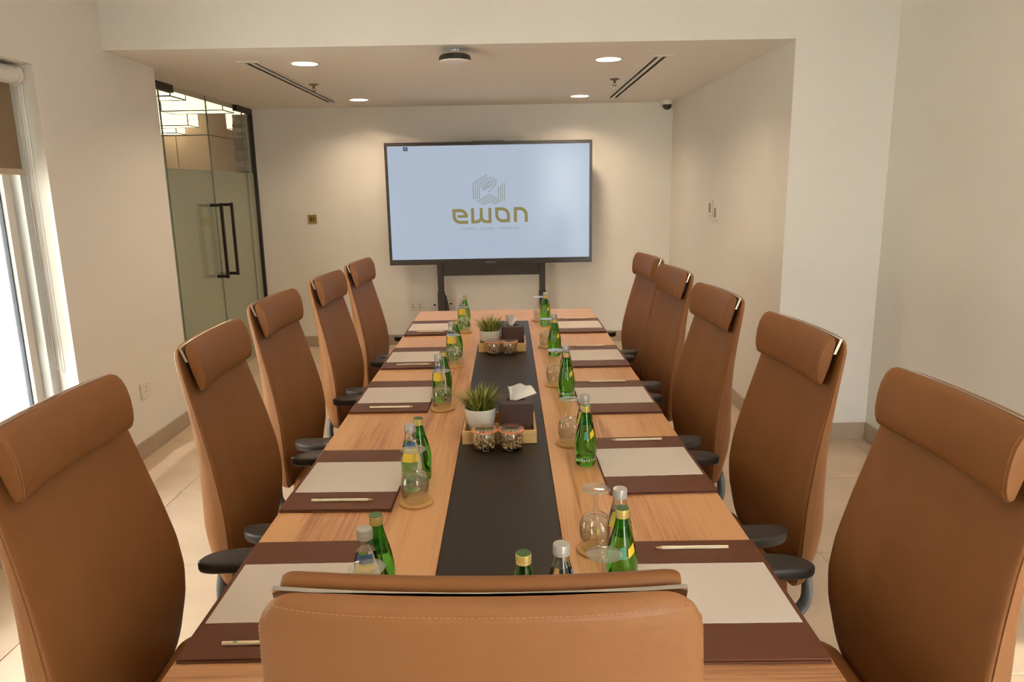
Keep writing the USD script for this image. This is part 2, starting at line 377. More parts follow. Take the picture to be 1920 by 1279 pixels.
# windows
def window_left(w, name):
    y0, y1, z0, z1 = w
    t = thing(name, kind='structure')
    xa, xb = -2.44, -2.334
    fr = [bx(xa, xb, y1 - 0.062, y1, z0, z1), bx(xa, xb, y0, y0 + 0.062, z0, z1), bx(xa, xb, y0 + 0.062, y1 - 0.062, z0, z0 + 0.06), bx(xa, xb, y0 + 0.062, y1 - 0.062, z1 - 0.06, z1)]
    obj('window_frame', cat_(fr), M['alu'], t)
    ya, yb = y0 + 0.062, y1 - 0.062; za, zb = z0 + 0.06, z1 - 0.06
    xs_, xe = -2.445, -2.385
    sh = [bx(xs_, xe, yb - 0.055, yb, za, zb), bx(xs_, xe, ya, ya + 0.055, za, zb), bx(xs_, xe, ya + 0.055, yb - 0.055, za, za + 0.05), bx(xs_, xe, ya + 0.055, yb - 0.055, zb - 0.05, zb)]
    obj('sash', cat_(sh), M['white_plastic'], t)
    g = [bx(-2.425, -2.405, yb - 0.063, yb - 0.055, za + 0.05, zb - 0.05), bx(-2.425, -2.405, ya + 0.055, ya + 0.063, za + 0.05, zb - 0.05)]
    obj('gasket', cat_(g), M['alu_dark'], t)
    obj('pane', bx(-2.418, -2.412, ya + 0.055, yb - 0.055, za + 0.05, zb - 0.05), M['window'], t)
    obj('window_sill', bx(-2.334, XL + 0.012, y0, y1, z0, z0 + 0.014), M['white_plastic'], t)
window_left(W1, 'window_1')
for q, (x0, x1, z0, z1) in enumerate(RW):
    t = thing(f'window_{q + 2}', kind='structure')
    ya, yb = YR - 0.19, YR - 0.12
    obj('window_frame', cat_([bx(x0, x0 + 0.05, ya, yb, z0, z1), bx(x1 - 0.05, x1, ya, yb, z0, z1), bx(x0 + 0.05, x1 - 0.05, ya, yb, z0, z0 + 0.05), bx(x0 + 0.05, x1 - 0.05, ya, yb, z1 - 0.05, z1)]), M['alu'], t)
    obj('pane', bx(x0 + 0.05, x1 - 0.05, YR - 0.158, YR - 0.152, z0 + 0.05, z1 - 0.05), M['window'], t)
tt = [bx(-40, -2.62, -40, 4.4, -0.3, -0.12), bx(-2.62, 12, -40, YR - 0.22, -0.3, -0.12)]
struct('terrace', cat_(tt), M['terrace'])
struct('canopy', bx(-3.7, -2.6, 0.9, 9.0, 2.75, 2.95), M['paint'])
struct('wall_boundary', bx(-5.9, -5.6, -14.0, 4.4, -0.12, 3.3), M['boundary'])

# ---------------------------------------------------------------- the lobby behind the glass
struct('floor_lobby', bx(-9.2, -2.62, 4.6, 18.2, -0.10, 0.0), M['stone'][0])
struct('ceiling_lobby', bx(-9.2, -2.4, 4.6, 18.2, 3.6, 3.75), M['lobby_dark'])
struct('wall_lobby_near', bx(-9.2, -2.6, 4.7, 4.9, 0, 3.6), M['paint'])
struct('wall_lobby_left', bx(-9.2, -9.0, 4.9, 18.2, 0, 3.6), M['lobby_panel'])
struct('wall_lobby_end', bx(-9.0, -2.4, 18.0, 18.2, 0, 3.6), M['lobby_panel'])
struct('wall_lobby_right', bx(-2.6, -2.4, YB + 0.2, 18.0, 0, 3.6), M['paint'])
blk = thing('wall_lobby_core', kind='structure')
obj('core', bx(-8.95, -6.05, 15.36, 17.9, 0, 3.6), M['dark'], blk)
edges = [-8.95, -8.2, -7.4, -6.68, -6.0]
for i in range(4):
    for z0, z1 in ((0, 2.73), (2.75, 3.6)):
        obj('panel', bx(edges[i] + 0.012, edges[i + 1] - (0.012 if i < 3 else 0), 15.3, 15.36, z0, z1), M['lobby_panel'], blk)
for a, b in ((15.36, 16.25), (16.27, 17.9)):
    for z0, z1 in ((0, 2.73), (2.75, 3.6)):
        obj('panel', bx(-6.05, -6.0, a, b - 0.012, z0, z1), M['lobby_panel'], blk)
cs = thing('textured_screen', 'shimmering textured metal screen standing in the lobby behind the glass door', 'screen', (0, 0, 0))
obj('screen_panel', bx(-4.32, -3.0, 12.03, 12.06, 0.05, 2.80), M['bronze2'], cs)
_sl = []
for col in range(5):
    zq = 0.06
    while zq < 2.76:
        hq = rng.uniform(0.035, 0.085); wq = 1.32 / 5
        m_ = trimesh.creation.box([wq - 0.006, 0.006, hq - 0.004])
        m_.apply_transform(trimesh.transformations.euler_matrix(rng.uniform(-0.5, 0.5), rng.uniform(-0.06, 0.06), rng.uniform(-0.5, 0.5)))
        m_.apply_translation([-4.32 + wq * (col + 0.5), 12.0, zq + hq / 2]); _sl.append(m_); zq += hq
obj('metal_slivers', cat_(_sl), M['crystal'], cs, kind='stuff')
obj('screen_base', bx(-4.40, -2.95, 11.97, 12.09, 0.0, 0.05), M['bronze'], cs)
LANT = [(-4.04, 9.25, 1.15, 0.43, 2.75, 'pendant box lantern nearest the glass door, partly hidden by the left wall'),
        (-4.035, 10.9, 0.88, 0.42, 2.75, 'large glowing box lantern in the lobby, centre of the glass top'),
        (-5.52, 13.2, 0.72, 0.45, 2.75, 'glowing box lantern just below the large one in the lobby'),
        (-6.44, 14.8, 0.60, 0.43, 2.75, 'lowest and farthest glowing box lantern on the left in the lobby'),
        (-4.35, 14.1, 0.84, 0.45, 2.75, 'glowing box lantern half hidden by the textured screen in the lobby')]
for x1, y0, w, d, z0, lab in LANT:
    t = thing('box_lantern', lab, 'pendant lamp', (x1 - w / 2, y0 + d / 2, z0), 0, 'lobby lanterns')
    a, b, h = w / 2, d / 2, 0.42
    obj('shade', bx(-a, a, -b, b, 0, h), M['lantern'], t)
    e = 0.006
    fr = []
    for sx in (-1, 1):
        for sy in (-1, 1):
            fr.append(bx(sx * a - e, sx * a + e, sy * b - e, sy * b + e, -e, h + e))
        fr += [bx(sx * a - e, sx * a + e, -b + e, b - e, z - e, z + e) for z in (0, h)]
        fr += [bx(-a + e, a - e, sx * b - e, sx * b + e, z - e, z + e) for z in (0, h)]
    obj('frame', cat_(fr), M['bronze'], t)
    obj('hanging_rod', cat_([cyl(0.006, h, 3.6 - z0, 8, s * a * 0.6, 0) for s in (-1, 1)]), M['bronze'], t)

# glass door wall (x = XG), frosted below 1.776
door = thing('door_1', kind='structure')
joints = [(YE, 5.515), (5.515, 6.36), (6.36, 7.20), (7.20, YB - 0.03)]
for q, (a, b) in enumerate(joints):
    g = 0.0007
    obj('glass_pane', bx(XG - 0.006, XG + 0.006, a + g, b - g, 0.008, ZC - 0.002), M['door_glass'], door)
    obj('frosted_film', bx(XG - 0.0095, XG - 0.0070, a + g, b - g, 0.01, 1.776), M['frost'], door)
    if q:
        obj('glass_edge', bx(XG - 0.006, XG + 0.006, a - 0.0006, a + 0.0006, 0.008, ZC - 0.002), M['glass_edge'], door)
obj('door_frame', bx(XG - 0.022, XG + 0.022, YB - 0.030, YB, 0, ZC), M['bronze'], door)
for a, b in ((4.95, 5.73), (7.03, YB - 0.03)):
    obj('patch_fitting', cat_([bx(XG - 0.02, XG + 0.02, a, b, ZC - 0.055 if b < 6 else ZC - 0.05, ZC - 0.0005)]) , M['bronze'], door)
for y in (6.24, 6.475):
    xo = XG + 0.095
    pth = np.array([[XG + 0.006, y, 1.49], [xo, y, 1.49], [xo, y, 0.88], [XG + 0.006, y, 0.88]])
    hm = [cbox(xo - 0.011, xo + 0.011, y - 0.013, y + 0.013, 0.87, 1.505, 0.003)] + [bx(XG + 0.006, xo - 0.011, y - 0.011, y + 0.011, z - 0.012, z + 0.012) for z in (1.488, 0.887)]
    obj('door_handle', cat_(hm), M['bronze'], door)

# ---------------------------------------------------------------- ceiling fittings
def downlight(x, y, z, label, group, glow='lamp'):
    t = thing('downlight', label, 'ceiling light', (x, y, z), 0, group)
    obj('trim_ring', lathe([(0.079, 0.002), (0.096, 0.001), (0.099, -0.002), (0.097, -0.004), (0.080, -0.003), (0.0785, 0.0), (0.079, 0.002)], 40), M['white_plastic'], t, 40)
    can = lathe([(0.0785, 0.0), (0.0785, 0.002), (0.060, 0.05), (0.0598, 0.05), (0.0775, 0.0)], 40)
    obj('reflector', can, M['white_plastic'], t, 40)
    obj('lamp_disc', cyl(0.0595, 0.046, 0.050, 32), M[glow], t)
    return t
dl = ['round recessed downlight at the front left of the niche ceiling', 'round recessed downlight at the back left, before the wall with the display',
      'round recessed downlight at the front right of the niche ceiling', 'round recessed downlight at the back right, before the wall with the display']
for (x, y), lab in zip(DOWN, dl):
    downlight(x, y, ZC, lab, 'niche downlights')
for q, (x, y) in enumerate(HIGH):
    downlight(x, y, ZH, ('recessed downlight in the high ceiling, rear left of the table', 'recessed downlight in the high ceiling, rear right of the table', 'recessed downlight in the high ceiling, just before the left bulkhead', 'recessed downlight in the high ceiling, just before the right bulkhead')[q], 'high ceiling downlights', 'lamp_high')
for (x, y0, y1), lab in zip(SLOTS, ('long twin-slot air diffuser in the left of the niche ceiling', 'long twin-slot air diffuser in the right of the niche ceiling')):
    t = thing('slot_diffuser', lab, 'air vent', (x, y0, ZC), 0, 'slot diffusers')
    L = y1 - y0
    obj('frame', cat_([bx(-0.058, -0.036, -0.02, L + 0.02, -0.004, 0.0), bx(0.036, 0.058, -0.02, L + 0.02, -0.004, 0.0), bx(-0.072, 0.072, -0.05, -0.02, -0.005, 0.0), bx(-0.036, 0.036, -0.02, 0.002, -0.004, 0.0), bx(-0.036, 0.036, L - 0.002, L + 0.02, -0.004, 0.0)]), M['white_plastic'], t)
    obj('centre_bar', bx(-0.010, 0.010, 0.002, L - 0.002, -0.004, 0.0035), M['white_plastic'], t)
    obj('plenum', cat_([bx(-0.045, 0.045, 0.001, L - 0.001, 0.004, 0.02), bx(-0.045, -0.040, 0.001, L - 0.001, 0.0, 0.004), bx(0.040, 0.045, 0.001, L - 0.001, 0.0, 0.004)]), M['dark'], t)
def sprinkler(x, y, lab):
    t = thing('sprinkler', lab, 'sprinkler', (x, y, ZC), 0, 'ceiling sprinklers')
    obj('escutcheon', lathe([(0, -0.012), (0.022, -0.011), (0.036, -0.004), (0.040, 0.0)], 24), M['bronze2'], t, 40)
    obj('sprinkler_head', cat_([cyl(0.008, -0.030, -0.010, 12), bx(-0.012, -0.009, -0.003, 0.003, -0.048, -0.028), bx(0.009, 0.012, -0.003, 0.003, -0.048, -0.028), cyl(0.016, -0.051, -0.048, 16)]), M['bronze2'], t)
sprinkler(-1.43, 5.81, 'small fire sprinkler beside the left slot diffuser')
sprinkler(0.86, 5.80, 'small fire sprinkler beside the right slot diffuser')
t = thing('ceiling_speaker', 'round white ceiling unit on a short bracket, centre front of the niche ceiling', 'ceiling device', (-0.262, 4.475, ZC))
obj('housing', lathe([(0, -0.080), (0.074, -0.080), (0.088, -0.077), (0.093, -0.070), (0.093, -0.067)], 40), M['white_plastic'], t, 35)
obj('back_cover', lathe([(0.0935, -0.067), (0.0935, -0.052), (0.089, -0.040), (0.074, -0.032), (0, -0.030)], 40), M['black_plastic'], t, 35)
obj('bracket', cat_([cyl(0.030, -0.006, 0.0, 20), bx(-0.022, -0.010, -0.02, 0.02, -0.034, -0.006), bx(0.006, 0.016, -0.02, 0.02, -0.034, -0.006)]), M['chrome'], t)
t = thing('security_camera', 'small dome security camera in the back right corner of the ceiling', 'security camera', (1.585, 7.30, ZC))
obj('base', lathe([(0, 0), (0.054, 0), (0.054, -0.03), (0.050, -0.040), (0, -0.040)], 28), M['white_plastic'], t, 35)
obj('dome', lathe([(0.042, -0.040), (0.042, -0.052), (0.036, -0.070), (0.022, -0.083), (0, -0.088)], 28), M['tv_black'], t, 60)

# ---------------------------------------------------------------- wall fittings
t = thing('door_release', 'small square brass door release plate on the back wall', 'switch', (-1.944, YB, 1.313))
def wf(m, d0):                      # drawn in x-y with z as proudness -> on the back wall
    return to_y(m, -d0)
obj('plate', wf(plate(0.088, 0.088, 0.004, 0, 0.009, 0.002), 0), M['brass'], t)
obj('keyhole_mark', wf(cat_([plate(0.014, 0.048, 0.005, 0.0088, 0.0102, 0.0005, -0.014, 0), plate(0.022, 0.010, 0.003, 0.0088, 0.0102, 0.0005, 0.012, 0.010), plate(0.022, 0.010, 0.003, 0.0088, 0.0102, 0.0005, 0.012, -0.010)]), 0), M['dark'], t)
def socket_back(x, z, w, lab, kind):
    t = thing('wall_socket', lab, 'socket', (x, YB, z), 0, None)
    obj('plate', wf(plate(w, 0.088, 0.006, 0, 0.009, 0.002), 0), M['white_plastic'], t)
    if kind == 'power':
        hs = []
        for s in (-1, 1):
            hs += [plate(0.008, 0.014, 0.002, 0.0088, 0.0098, 0.0004, s * w / 4, 0.014), plate(0.013, 0.007, 0.002, 0.0088, 0.0098, 0.0004, s * w / 4 - 0.011, -0.012), plate(0.013, 0.007, 0.002, 0.0088, 0.0098, 0.0004, s * w / 4 + 0.011, -0.012)]
    else:
        hs = [plate(0.022, 0.016, 0.002, 0.0088, 0.0098, 0.0004, 0, 0)]
    obj('socket_holes', wf(cat_(hs), 0), M['dark'], t)
socket_back(-0.93, 0.405, 0.146, 'white double power socket on the back wall, left of the display stand', 'power')
socket_back(-0.745, 0.415, 0.088, 'white data outlet on the back wall, just behind the stand post', 'data')
socket_back(-0.575, 0.425, 0.088, 'white data outlet with a dark port, right of the left stand post', 'data')
t = thing('wall_socket', 'white single power socket low on the left wall', 'socket', (XL, 4.336, 0.41))
obj('plate', to_x(plate(0.115, 0.10, 0.006, 0, 0.009, 0.002), 0), M['white_plastic'], t)
obj('socket_holes', to_x(cat_([plate(0.007, 0.014, 0.002, 0.0088, 0.0098, 0.0004, 0, 0.016), plate(0.013, 0.007, 0.002, 0.0088, 0.0098, 0.0004, -0.012, -0.010), plate(0.013, 0.007, 0.002, 0.0088, 0.0098, 0.0004, 0.012, -0.010)]), 0), mat('socket_shade', (0.38, 0.34, 0.30), 0.6), t)
for y, z, lab in ((5.93, 1.405, 'white wall controller on the niche wall, the farther of two'), (5.775, 1.372, 'white wall controller on the niche wall, the nearer of two')):
    t = thing('wall_controller', lab, 'thermostat', (XN, y, z))
    def wn(m):
        v = m.vertices.copy(); m = m.copy(); m.vertices = np.column_stack([-v[:, 2], v[:, 0], v[:, 1]]); m.fix_normals(); return m
    obj('plate', wn(plate(0.118, 0.125, 0.008, 0, 0.014, 0.003)), M['white_plastic'], t)
    obj('display', wn(plate(0.052, 0.075, 0.003, 0.0138, 0.0150, 0.0005, 0.005, -0.002)), mat('controller_display', (0.24, 0.19, 0.135), 0.3), t)

# roller blind in the left window
t = thing('roller_blind', 'beige roller blind, drawn part way down over the left window', 'blind', (-2.31, 0, 0))
yb0, yb1 = W1[0] + 0.04, 3.632
rod = lathe([(0, 0), (0.040, 0), (0.043, 0.004), (0.043, yb1 - yb0 - 0.004), (0.040, yb1 - yb0), (0, yb1 - yb0)], 28)
rod.apply_transform(trimesh.transformations.rotation_matrix(-PI / 2, [1, 0, 0])); rod.apply_translation([0, yb0, 2.155])
obj('cassette', rod, M['white_plastic'], t, 35)
cap = lathe([(0, 0), (0.047, 0), (0.049, 0.005), (0.049, 0.024), (0.045, 0.030), (0, 0.030)], 28)
cap.apply_transform(trimesh.transformations.rotation_matrix(-PI / 2, [1, 0, 0])); cap.apply_translation([0, yb1, 2.155])
obj('end_cap', cap, M['white_plastic'], t, 35)
obj('fabric', bx(-0.012, -0.0105, yb0 + 0.01, yb1 - 0.005, 1.72, 2.12), M['blind'], t)
obj('bottom_bar', cbox(-0.020, -0.002, yb0 + 0.01, yb1, 1.692, 1.722, 0.004), M['blind_bar'], t)
ch_ = []
for (xa, xb, yy, zb) in ((-0.004, 0.012, yb1 + 0.014, 0.72), (0.022, 0.036, yb1 + 0.020, 0.70)):
    pts = [[xa, yy, 2.12]] + [[xa, yy, z] for z in np.linspace(2.0, zb + 0.02, 8)] + [[(xa + xb) / 2, yy, zb]] + [[xb, yy, z] for z in np.linspace(zb + 0.02, 2.12, 8)]
    ch_.append(tube(smooth_path(pts, 3), 0.0016, 5))
obj('bead_chain', cat_(ch_), mat('bead_chain', (0.45, 0.44, 0.42), 0.4, 0.3), t)

# ---------------------------------------------------------------- display on its stand
TX0, TX1, TZ0, TZ1, TY = -1.136, 0.8456, 0.862, 2.0245, 7.134
tv = thing('display', 'large flat-panel display showing a pale blue screen with a gold emblem', 'screen', (0, 0, 0))
obj('housing', cbox(TX0 + 0.01, TX1 - 0.01, TY + 0.012, TY + 0.085, TZ0 + 0.01, TZ1 - 0.01, 0.01), M['tv_black'], tv)
ob = sbox(TX0, TZ0, TX1, TZ1); ib = sbox(TX0 + 0.026, TZ0 + 0.052, TX1 - 0.026, TZ1 - 0.032)
obj('bezel', to_y(extrude(ob.difference(ib), 0, 0.02), TY + 0.016), M['tv_black'], tv)
obj('screen_glass', bx(TX0 + 0.026, TX1 - 0.026, TY + 0.002, TY + 0.010, TZ0 + 0.052, TZ1 - 0.032), M['screen'], tv)
obj('sensor_bar', cat_([cbox(-0.30, 0.0, TY - 0.004, TY + 0.01, TZ1, TZ1 + 0.006, 0.002), cbox(-0.20, -0.09, TY - 0.006, TY - 0.003, TZ0 + 0.012, TZ0 + 0.022, 0.001)]), M['grey_metal'], tv)
# print on the screen; drawn in pixels of the logo's own grid (x right, y down)
AX, AZ, SC = -0.142, 1.465, 0.000576
def scr(poly, d0, d1):
    g = affinity.affine_transform(poly, [SC, 0, 0, -SC, AX - 815 * SC, AZ + 640 * SC])
    return to_y(extrude(g, d0, d1), TY + 0.002)
def arc(cx, cy, r, a0, a1, n=8, ry=None):
    return [(cx + r * math.cos(math.radians(a)), cy + (ry or r) * math.sin(math.radians(a))) for a in np.linspace(a0, a1, n)]
def stroke(pts, w, join='mitre'):
    return LineString(pts).buffer(w / 2, cap_style='flat', join_style=join, mitre_limit=3)
E_ = stroke([(442, 982), (312, 982)] + arc(312, 878, 104, 90, 180)[1:] + [(208, 787), (316, 787)] + arc(316, 887, 96, -90, 0, 8, 100)[1:], 54).union(stroke([(436, 884), (262, 884)], 46))
W_ = stroke([(520, 750), (520, 978), (578, 978)] + arc(578, 898, 88, 90, 0, 8, 80)[1:] + [(666, 750)], 50).union(stroke([(666, 750), (666, 898)] + arc(754, 898, 88, 180, 90, 8, 80)[1:] + [(812, 978), (812, 750)], 50))
A_ = stroke([(1122, 992), (1122, 872)] + arc(1010, 872, 112, 0, -90, 8, 102)[1:] + [(926, 770), (926, 872)] + arc(1026, 872, 100, 180, 90, 8, 96)[1:] + [(1096, 968)], 52)
N_ = stroke([(1240, 992), (1240, 770), (1318, 770)] + arc(1318, 874, 104, -90, 0)[1:] + [(1422, 992)], 52)
for ch, g in zip('ewan', (E_, W_, A_, N_)):
    obj('logo_letter', scr(g, 0.0, 0.0006), M['logo'], tv)
ln = []
for q in range(4):
    d = 35 * q
    ln.append(stroke([(776 + 10 * q, 205 + 36 * q)] + [(560 + 34 * q, 330 + 22 * q), (540 + d, 365 + 20 * q), (540 + d, 560 + 8 * q), (548 + 33 * q, 606 - 4 * q)], 10, 'round'))
    ln.append(stroke([(820 + d, 232 + 14 * q), (822 + d, 300 + 9 * q), (800 + d, 345 + 14 * q), (690 + 12 * q, 425 + 34 * q - 16 * q) if q < 3 else (790, 492)], 10, 'round'))
    ln.append(stroke([(590 + 35 * q, 648 + 17 * q), (775, 548 + 38 * q), (812, 530 + 38 * q), (850, 548 + 38 * q), (1030 - 33 * q, 640 + 16 * q)], 10, 'round'))
    ln.append(stroke([(960 + 35 * q, 402 - 20 * q), (960 + 35 * q, 580 + 18 * q)], 10, 'round'))
obj('logo_emblem', scr(unary_union(ln), 0.0, 0.0006), M['logo_thin'], tv)
for txt, x0, x1 in (('Gather.', 330, 605), ('Create.', 632, 892), ('Celebrate', 935, 1308)):
    tm = meshkit.text_mesh(txt, 46, 1.0)
    s = (x1 - x0) / (tm.bounds[1][0] - tm.bounds[0][0])
    v = tm.vertices.copy(); v[:, 0] = x0 + (v[:, 0] - tm.bounds[0][0]) * s; v[:, 1] = 1110 - v[:, 1]
    tm.vertices = np.column_stack([AX + (v[:, 0] - 815) * SC, TY + 0.002 - v[:, 2] * 0.0006, AZ - (v[:, 1] - 640) * SC]); tm.fix_normals()
    obj('tagline', tm, M['logo_grey'], tv)
obj('menu_icon', to_y(cat_([plate(0.044, 0.038, 0.004, 0, 0.0006, 0.0001, -0.935, 1.966)]), TY + 0.002), M['icon'], tv)
obj('menu_icon_mark', to_y(plate(0.020, 0.010, 0.002, 0.0005, 0.0009, 0.0001, -0.935, 1.968), TY + 0.002), M['logo_grey'], tv)

sd = thing('display_stand', 'dark steel stand with two posts carrying the large display', 'stand', (0, 0, 0))
for x in (-0.655, 0.364):
    obj('post', cbox(x - 0.029, x + 0.029, 7.225, 7.285, 0.09, 0.95, 0.004), M['stand'], sd)
    obj('post_sleeve', cbox(x - 0.035, x + 0.035, 7.221, 7.291, 0.09, 0.575, 0.004), M['stand'], sd)
    s = 1 if x < 0 else -1
    gp = Polygon([(x + s * 0.035, 0.55), (x + s * 0.050, 0.53), (x + s * 0.13, 0.12), (x + s * 0.035, 0.12)])
    if x < 0:
        obj('gusset', to_y(extrude(gp, 0, 0.03), 7.275), M['stand'], sd)
    obj('foot', cbox(x - 0.04, x + 0.04, 6.85, 7.42, 0.05, 0.10, 0.006), M['stand'], sd)
    for y in (6.90, 7.37):
        w_ = cyl(0.025, -0.012, 0.012, 18); w_.apply_transform(trimesh.transformations.rotation_matrix(PI / 2, [0, 1, 0])); w_.apply_translation([x, y, 0.025])
        obj('caster', w_, M['black_plastic'], sd, 35)
obj('back_panel', cbox(-0.626, 0.335, 7.24, 7.27, 0.737, 0.90, 0.003), M['stand'], sd)
obj('mount_plate', cbox(-0.55, 0.25, 7.219, 7.24, 0.88, 1.70, 0.003), M['stand'], sd)

# ---------------------------------------------------------------- the table
TT = 0.75
Y0, Y1, YS0, YS1, HW, RWD = 0.93, 5.045, 1.18, 4.60, 0.60, 0.147
tb = thing('conference_table', 'long oak conference table with a black strip down its middle', 'table', (0, 0, 0))
g = 0.0006
def panel(name, x0, x1, y0, y1, m, z1=TT, z0=0.718):
    obj(name, cbox(x0 + g, x1 - g, y0 + g, y1 - g, z0, z1, 0.0012), m, tb)
panel('top_panel', -HW, -RWD, YS0, YS1, M['woody']); panel('top_panel', RWD, HW, YS0, YS1, M['woody'])
panel('end_panel', -HW, HW, YS1, Y1, M['woodx']); panel('end_panel', -HW, HW, Y0, YS0, M['woodx'])
panel('centre_strip', -RWD, RWD, YS0, YS1, M['runner'], TT + 0.0005)
for y in (1.45, 2.95, 4.65):
    obj('leg_panel', cbox(-0.19, 0.19, y - 0.03, y + 0.03, 0, 0.718, 0.003), M['woodx'], tb)
obj('cable_tray', cat_([bx(-0.15, 0.15, 1.33, 4.62, 0.60, 0.61), bx(-0.15, -0.14, 1.33, 4.62, 0.61, 0.716), bx(0.14, 0.15, 1.33, 4.62, 0.61, 0.716)]), M['dark'], tb)

# ---------------------------------------------------------------- chairs
# local: seat centre at the origin, the sitter faces +x
ZT = 1.190
_zk = [0.46, 0.53, 0.61, 0.68, 0.77, 0.87, 0.95, 1.05, 1.12, 1.18]
def prof(z): return np.interp(z, _zk, [-0.256, -0.246, -0.243, -0.244, -0.254, -0.271, -0.288, -0.312, -0.328, -0.339])
def halfw(z): return np.interp(z, _zk, [0.203, 0.243, 0.271, 0.281, 0.276, 0.263, 0.252, 0.242, 0.235, 0.230])
def thick(z): return np.interp(z, _zk, [0.048, 0.066, 0.088, 0.096, 0.084, 0.064, 0.050, 0.036, 0.029, 0.027])
def smoothed(fn):
    zz = np.linspace(0.44, 1.20, 153); v = fn(zz); ker = np.hanning(15); ker /= ker.sum()
    v = np.convolve(np.pad(v, 7, mode='edge'), ker, 'valid')
    return lambda z: np.interp(z, zz, v)
prof, halfw, thick = smoothed(prof), smoothed(halfw), smoothed(thick)
ZBOT = 0.465
def rowpar(z, rc=0.045, top=ZT, bot=ZBOT):
    w, s = halfw(z), 1.0
    if z > top - rc:
        w = w - rc + math.sqrt(max(rc ** 2 - (z - top + rc) ** 2, 0))
    if z < bot + rc:
        w = w - rc + math.sqrt(max(rc ** 2 - (bot + rc - z) ** 2, 0))
    r = 0.022
    for e in (top - z, z - bot):
        if e < r:
            s *= math.sqrt(max(1 - (1 - e / r) ** 2, 0))
    return w, s
def rows_z(n=44, top=ZT, bot=ZBOT):
    t = np.linspace(0, 1, n)
    mid = bot + (top - bot) * t
    ends = [top - d for d in (0, 0.0008, 0.003, 0.007, 0.013)] + [bot + d for d in (0, 0.0008, 0.003, 0.007, 0.013)]
    return np.array(sorted(set(np.round(np.concatenate([mid[1:-1], ends]), 5))))
def bow(y, z): return 0.014 * (y / 0.24) ** 2 * np.interp(z, [0.55, 0.75, 1.2], [0.6, 1.0, 0.9])
def shell_rows(dw=0.0, fwd=0.0, p=2.7):
    rings = []; a = np.linspace(0, PI, 22)
    for z in rows_z():
        w, s = rowpar(z); w += dw
        c, sn = np.cos(a), np.sin(a)
        Y = np.concatenate([w * np.sign(c) * np.abs(c) ** (2 / p), np.linspace(-w, w, 12)[1:-1]])
        D = np.concatenate([-thick(z) * s * np.abs(sn) ** (2 / p), np.full(10, -0.002)])
        rings.append(np.column_stack([prof(z) + fwd + bow(Y, z) + D, Y, np.full(len(Y), z)]))
    return rings
def cushion_rows():
    rings = []; a = np.linspace(0, PI, 26)
    top, bot = ZT - 0.004, ZBOT + 0.004
    for z in rows_z(top=top, bot=bot):
        w, s = rowpar(z, 0.043, top, bot); w -= 0.0035
        c, sn = np.cos(a), np.sin(a)
        Y = np.concatenate([w * np.sign(c) * np.abs(c) ** (2 / 6), np.linspace(-w, w, 10)[1:-1]])
        F = np.interp(z, [0.5, 0.62, 0.8, 1.2], [0.018, 0.022, 0.014, 0.003])
        D = np.concatenate([F * s * np.abs(sn) ** (2 / 3.0), np.full(8, -0.001)])
        rings.append(np.column_stack([prof(z) + bow(Y, z) + D, Y, np.full(len(Y), z)]))
    return rings
def stitch(path, pitch=0.0062, dash=0.0040, r=0.00055):
    p = np.asarray(path); s = np.concatenate([[0], np.cumsum(np.linalg.norm(np.diff(p, axis=0), axis=1))]); out = []
    for a in np.arange(0, s[-1] - dash, pitch):
        q = [np.array([np.interp(x, s, p[:, i]) for i in range(3)]) for x in (a, a + dash)]
        out.append(tube(q, r, 4))
    return cat_(out)
def shell_pt(z, frac_y, phi):
    w, s = rowpar(z); c, sn = math.cos(phi), math.sin(phi); p = 2.7
    y = w * math.copysign(abs(c) ** (2 / p), c); d = -thick(z) * s * abs(sn) ** (2 / p)
    return [prof(z) + bow(y, z) + d, y, z]

HSEC = np.array([(0.000, 1.196), (0.004, 1.202), (0.014, 1.206), (0.028, 1.203), (0.042, 1.192), (0.055, 1.172), (0.064, 1.145), (0.068, 1.115), (0.067, 1.092),
                 (0.061, 1.078), (0.052, 1.073), (0.043, 1.077), (0.036, 1.092), (0.024, 1.118), (0.012, 1.148), (0.003, 1.178)])
HSEC = HSEC * np.array([0.69, 1.0]) + np.array([0.0, -0.010])
def headrest_mesh(hl=0.212):
    rings = []; c0 = HSEC.mean(0); d0 = prof(1.17) + 0.012
    for s in np.concatenate([[-1, -0.996, -0.985, -0.96, -0.92], np.linspace(-0.85, 0.85, 13), [0.92, 0.96, 0.985, 0.996, 1]]):
        k = np.interp(abs(s), [0, 0.92, 0.96, 0.985, 0.996, 1], [1, 1, 0.985, 0.955, 0.925, 0.89])
        q = c0 + (HSEC - c0) * k
        y = s * hl
        rings.append(np.column_stack([d0 + q[:, 0] + 0.018 * (y / 0.24) ** 2, np.full(len(q), y), q[:, 1]]))
    return loft(rings)

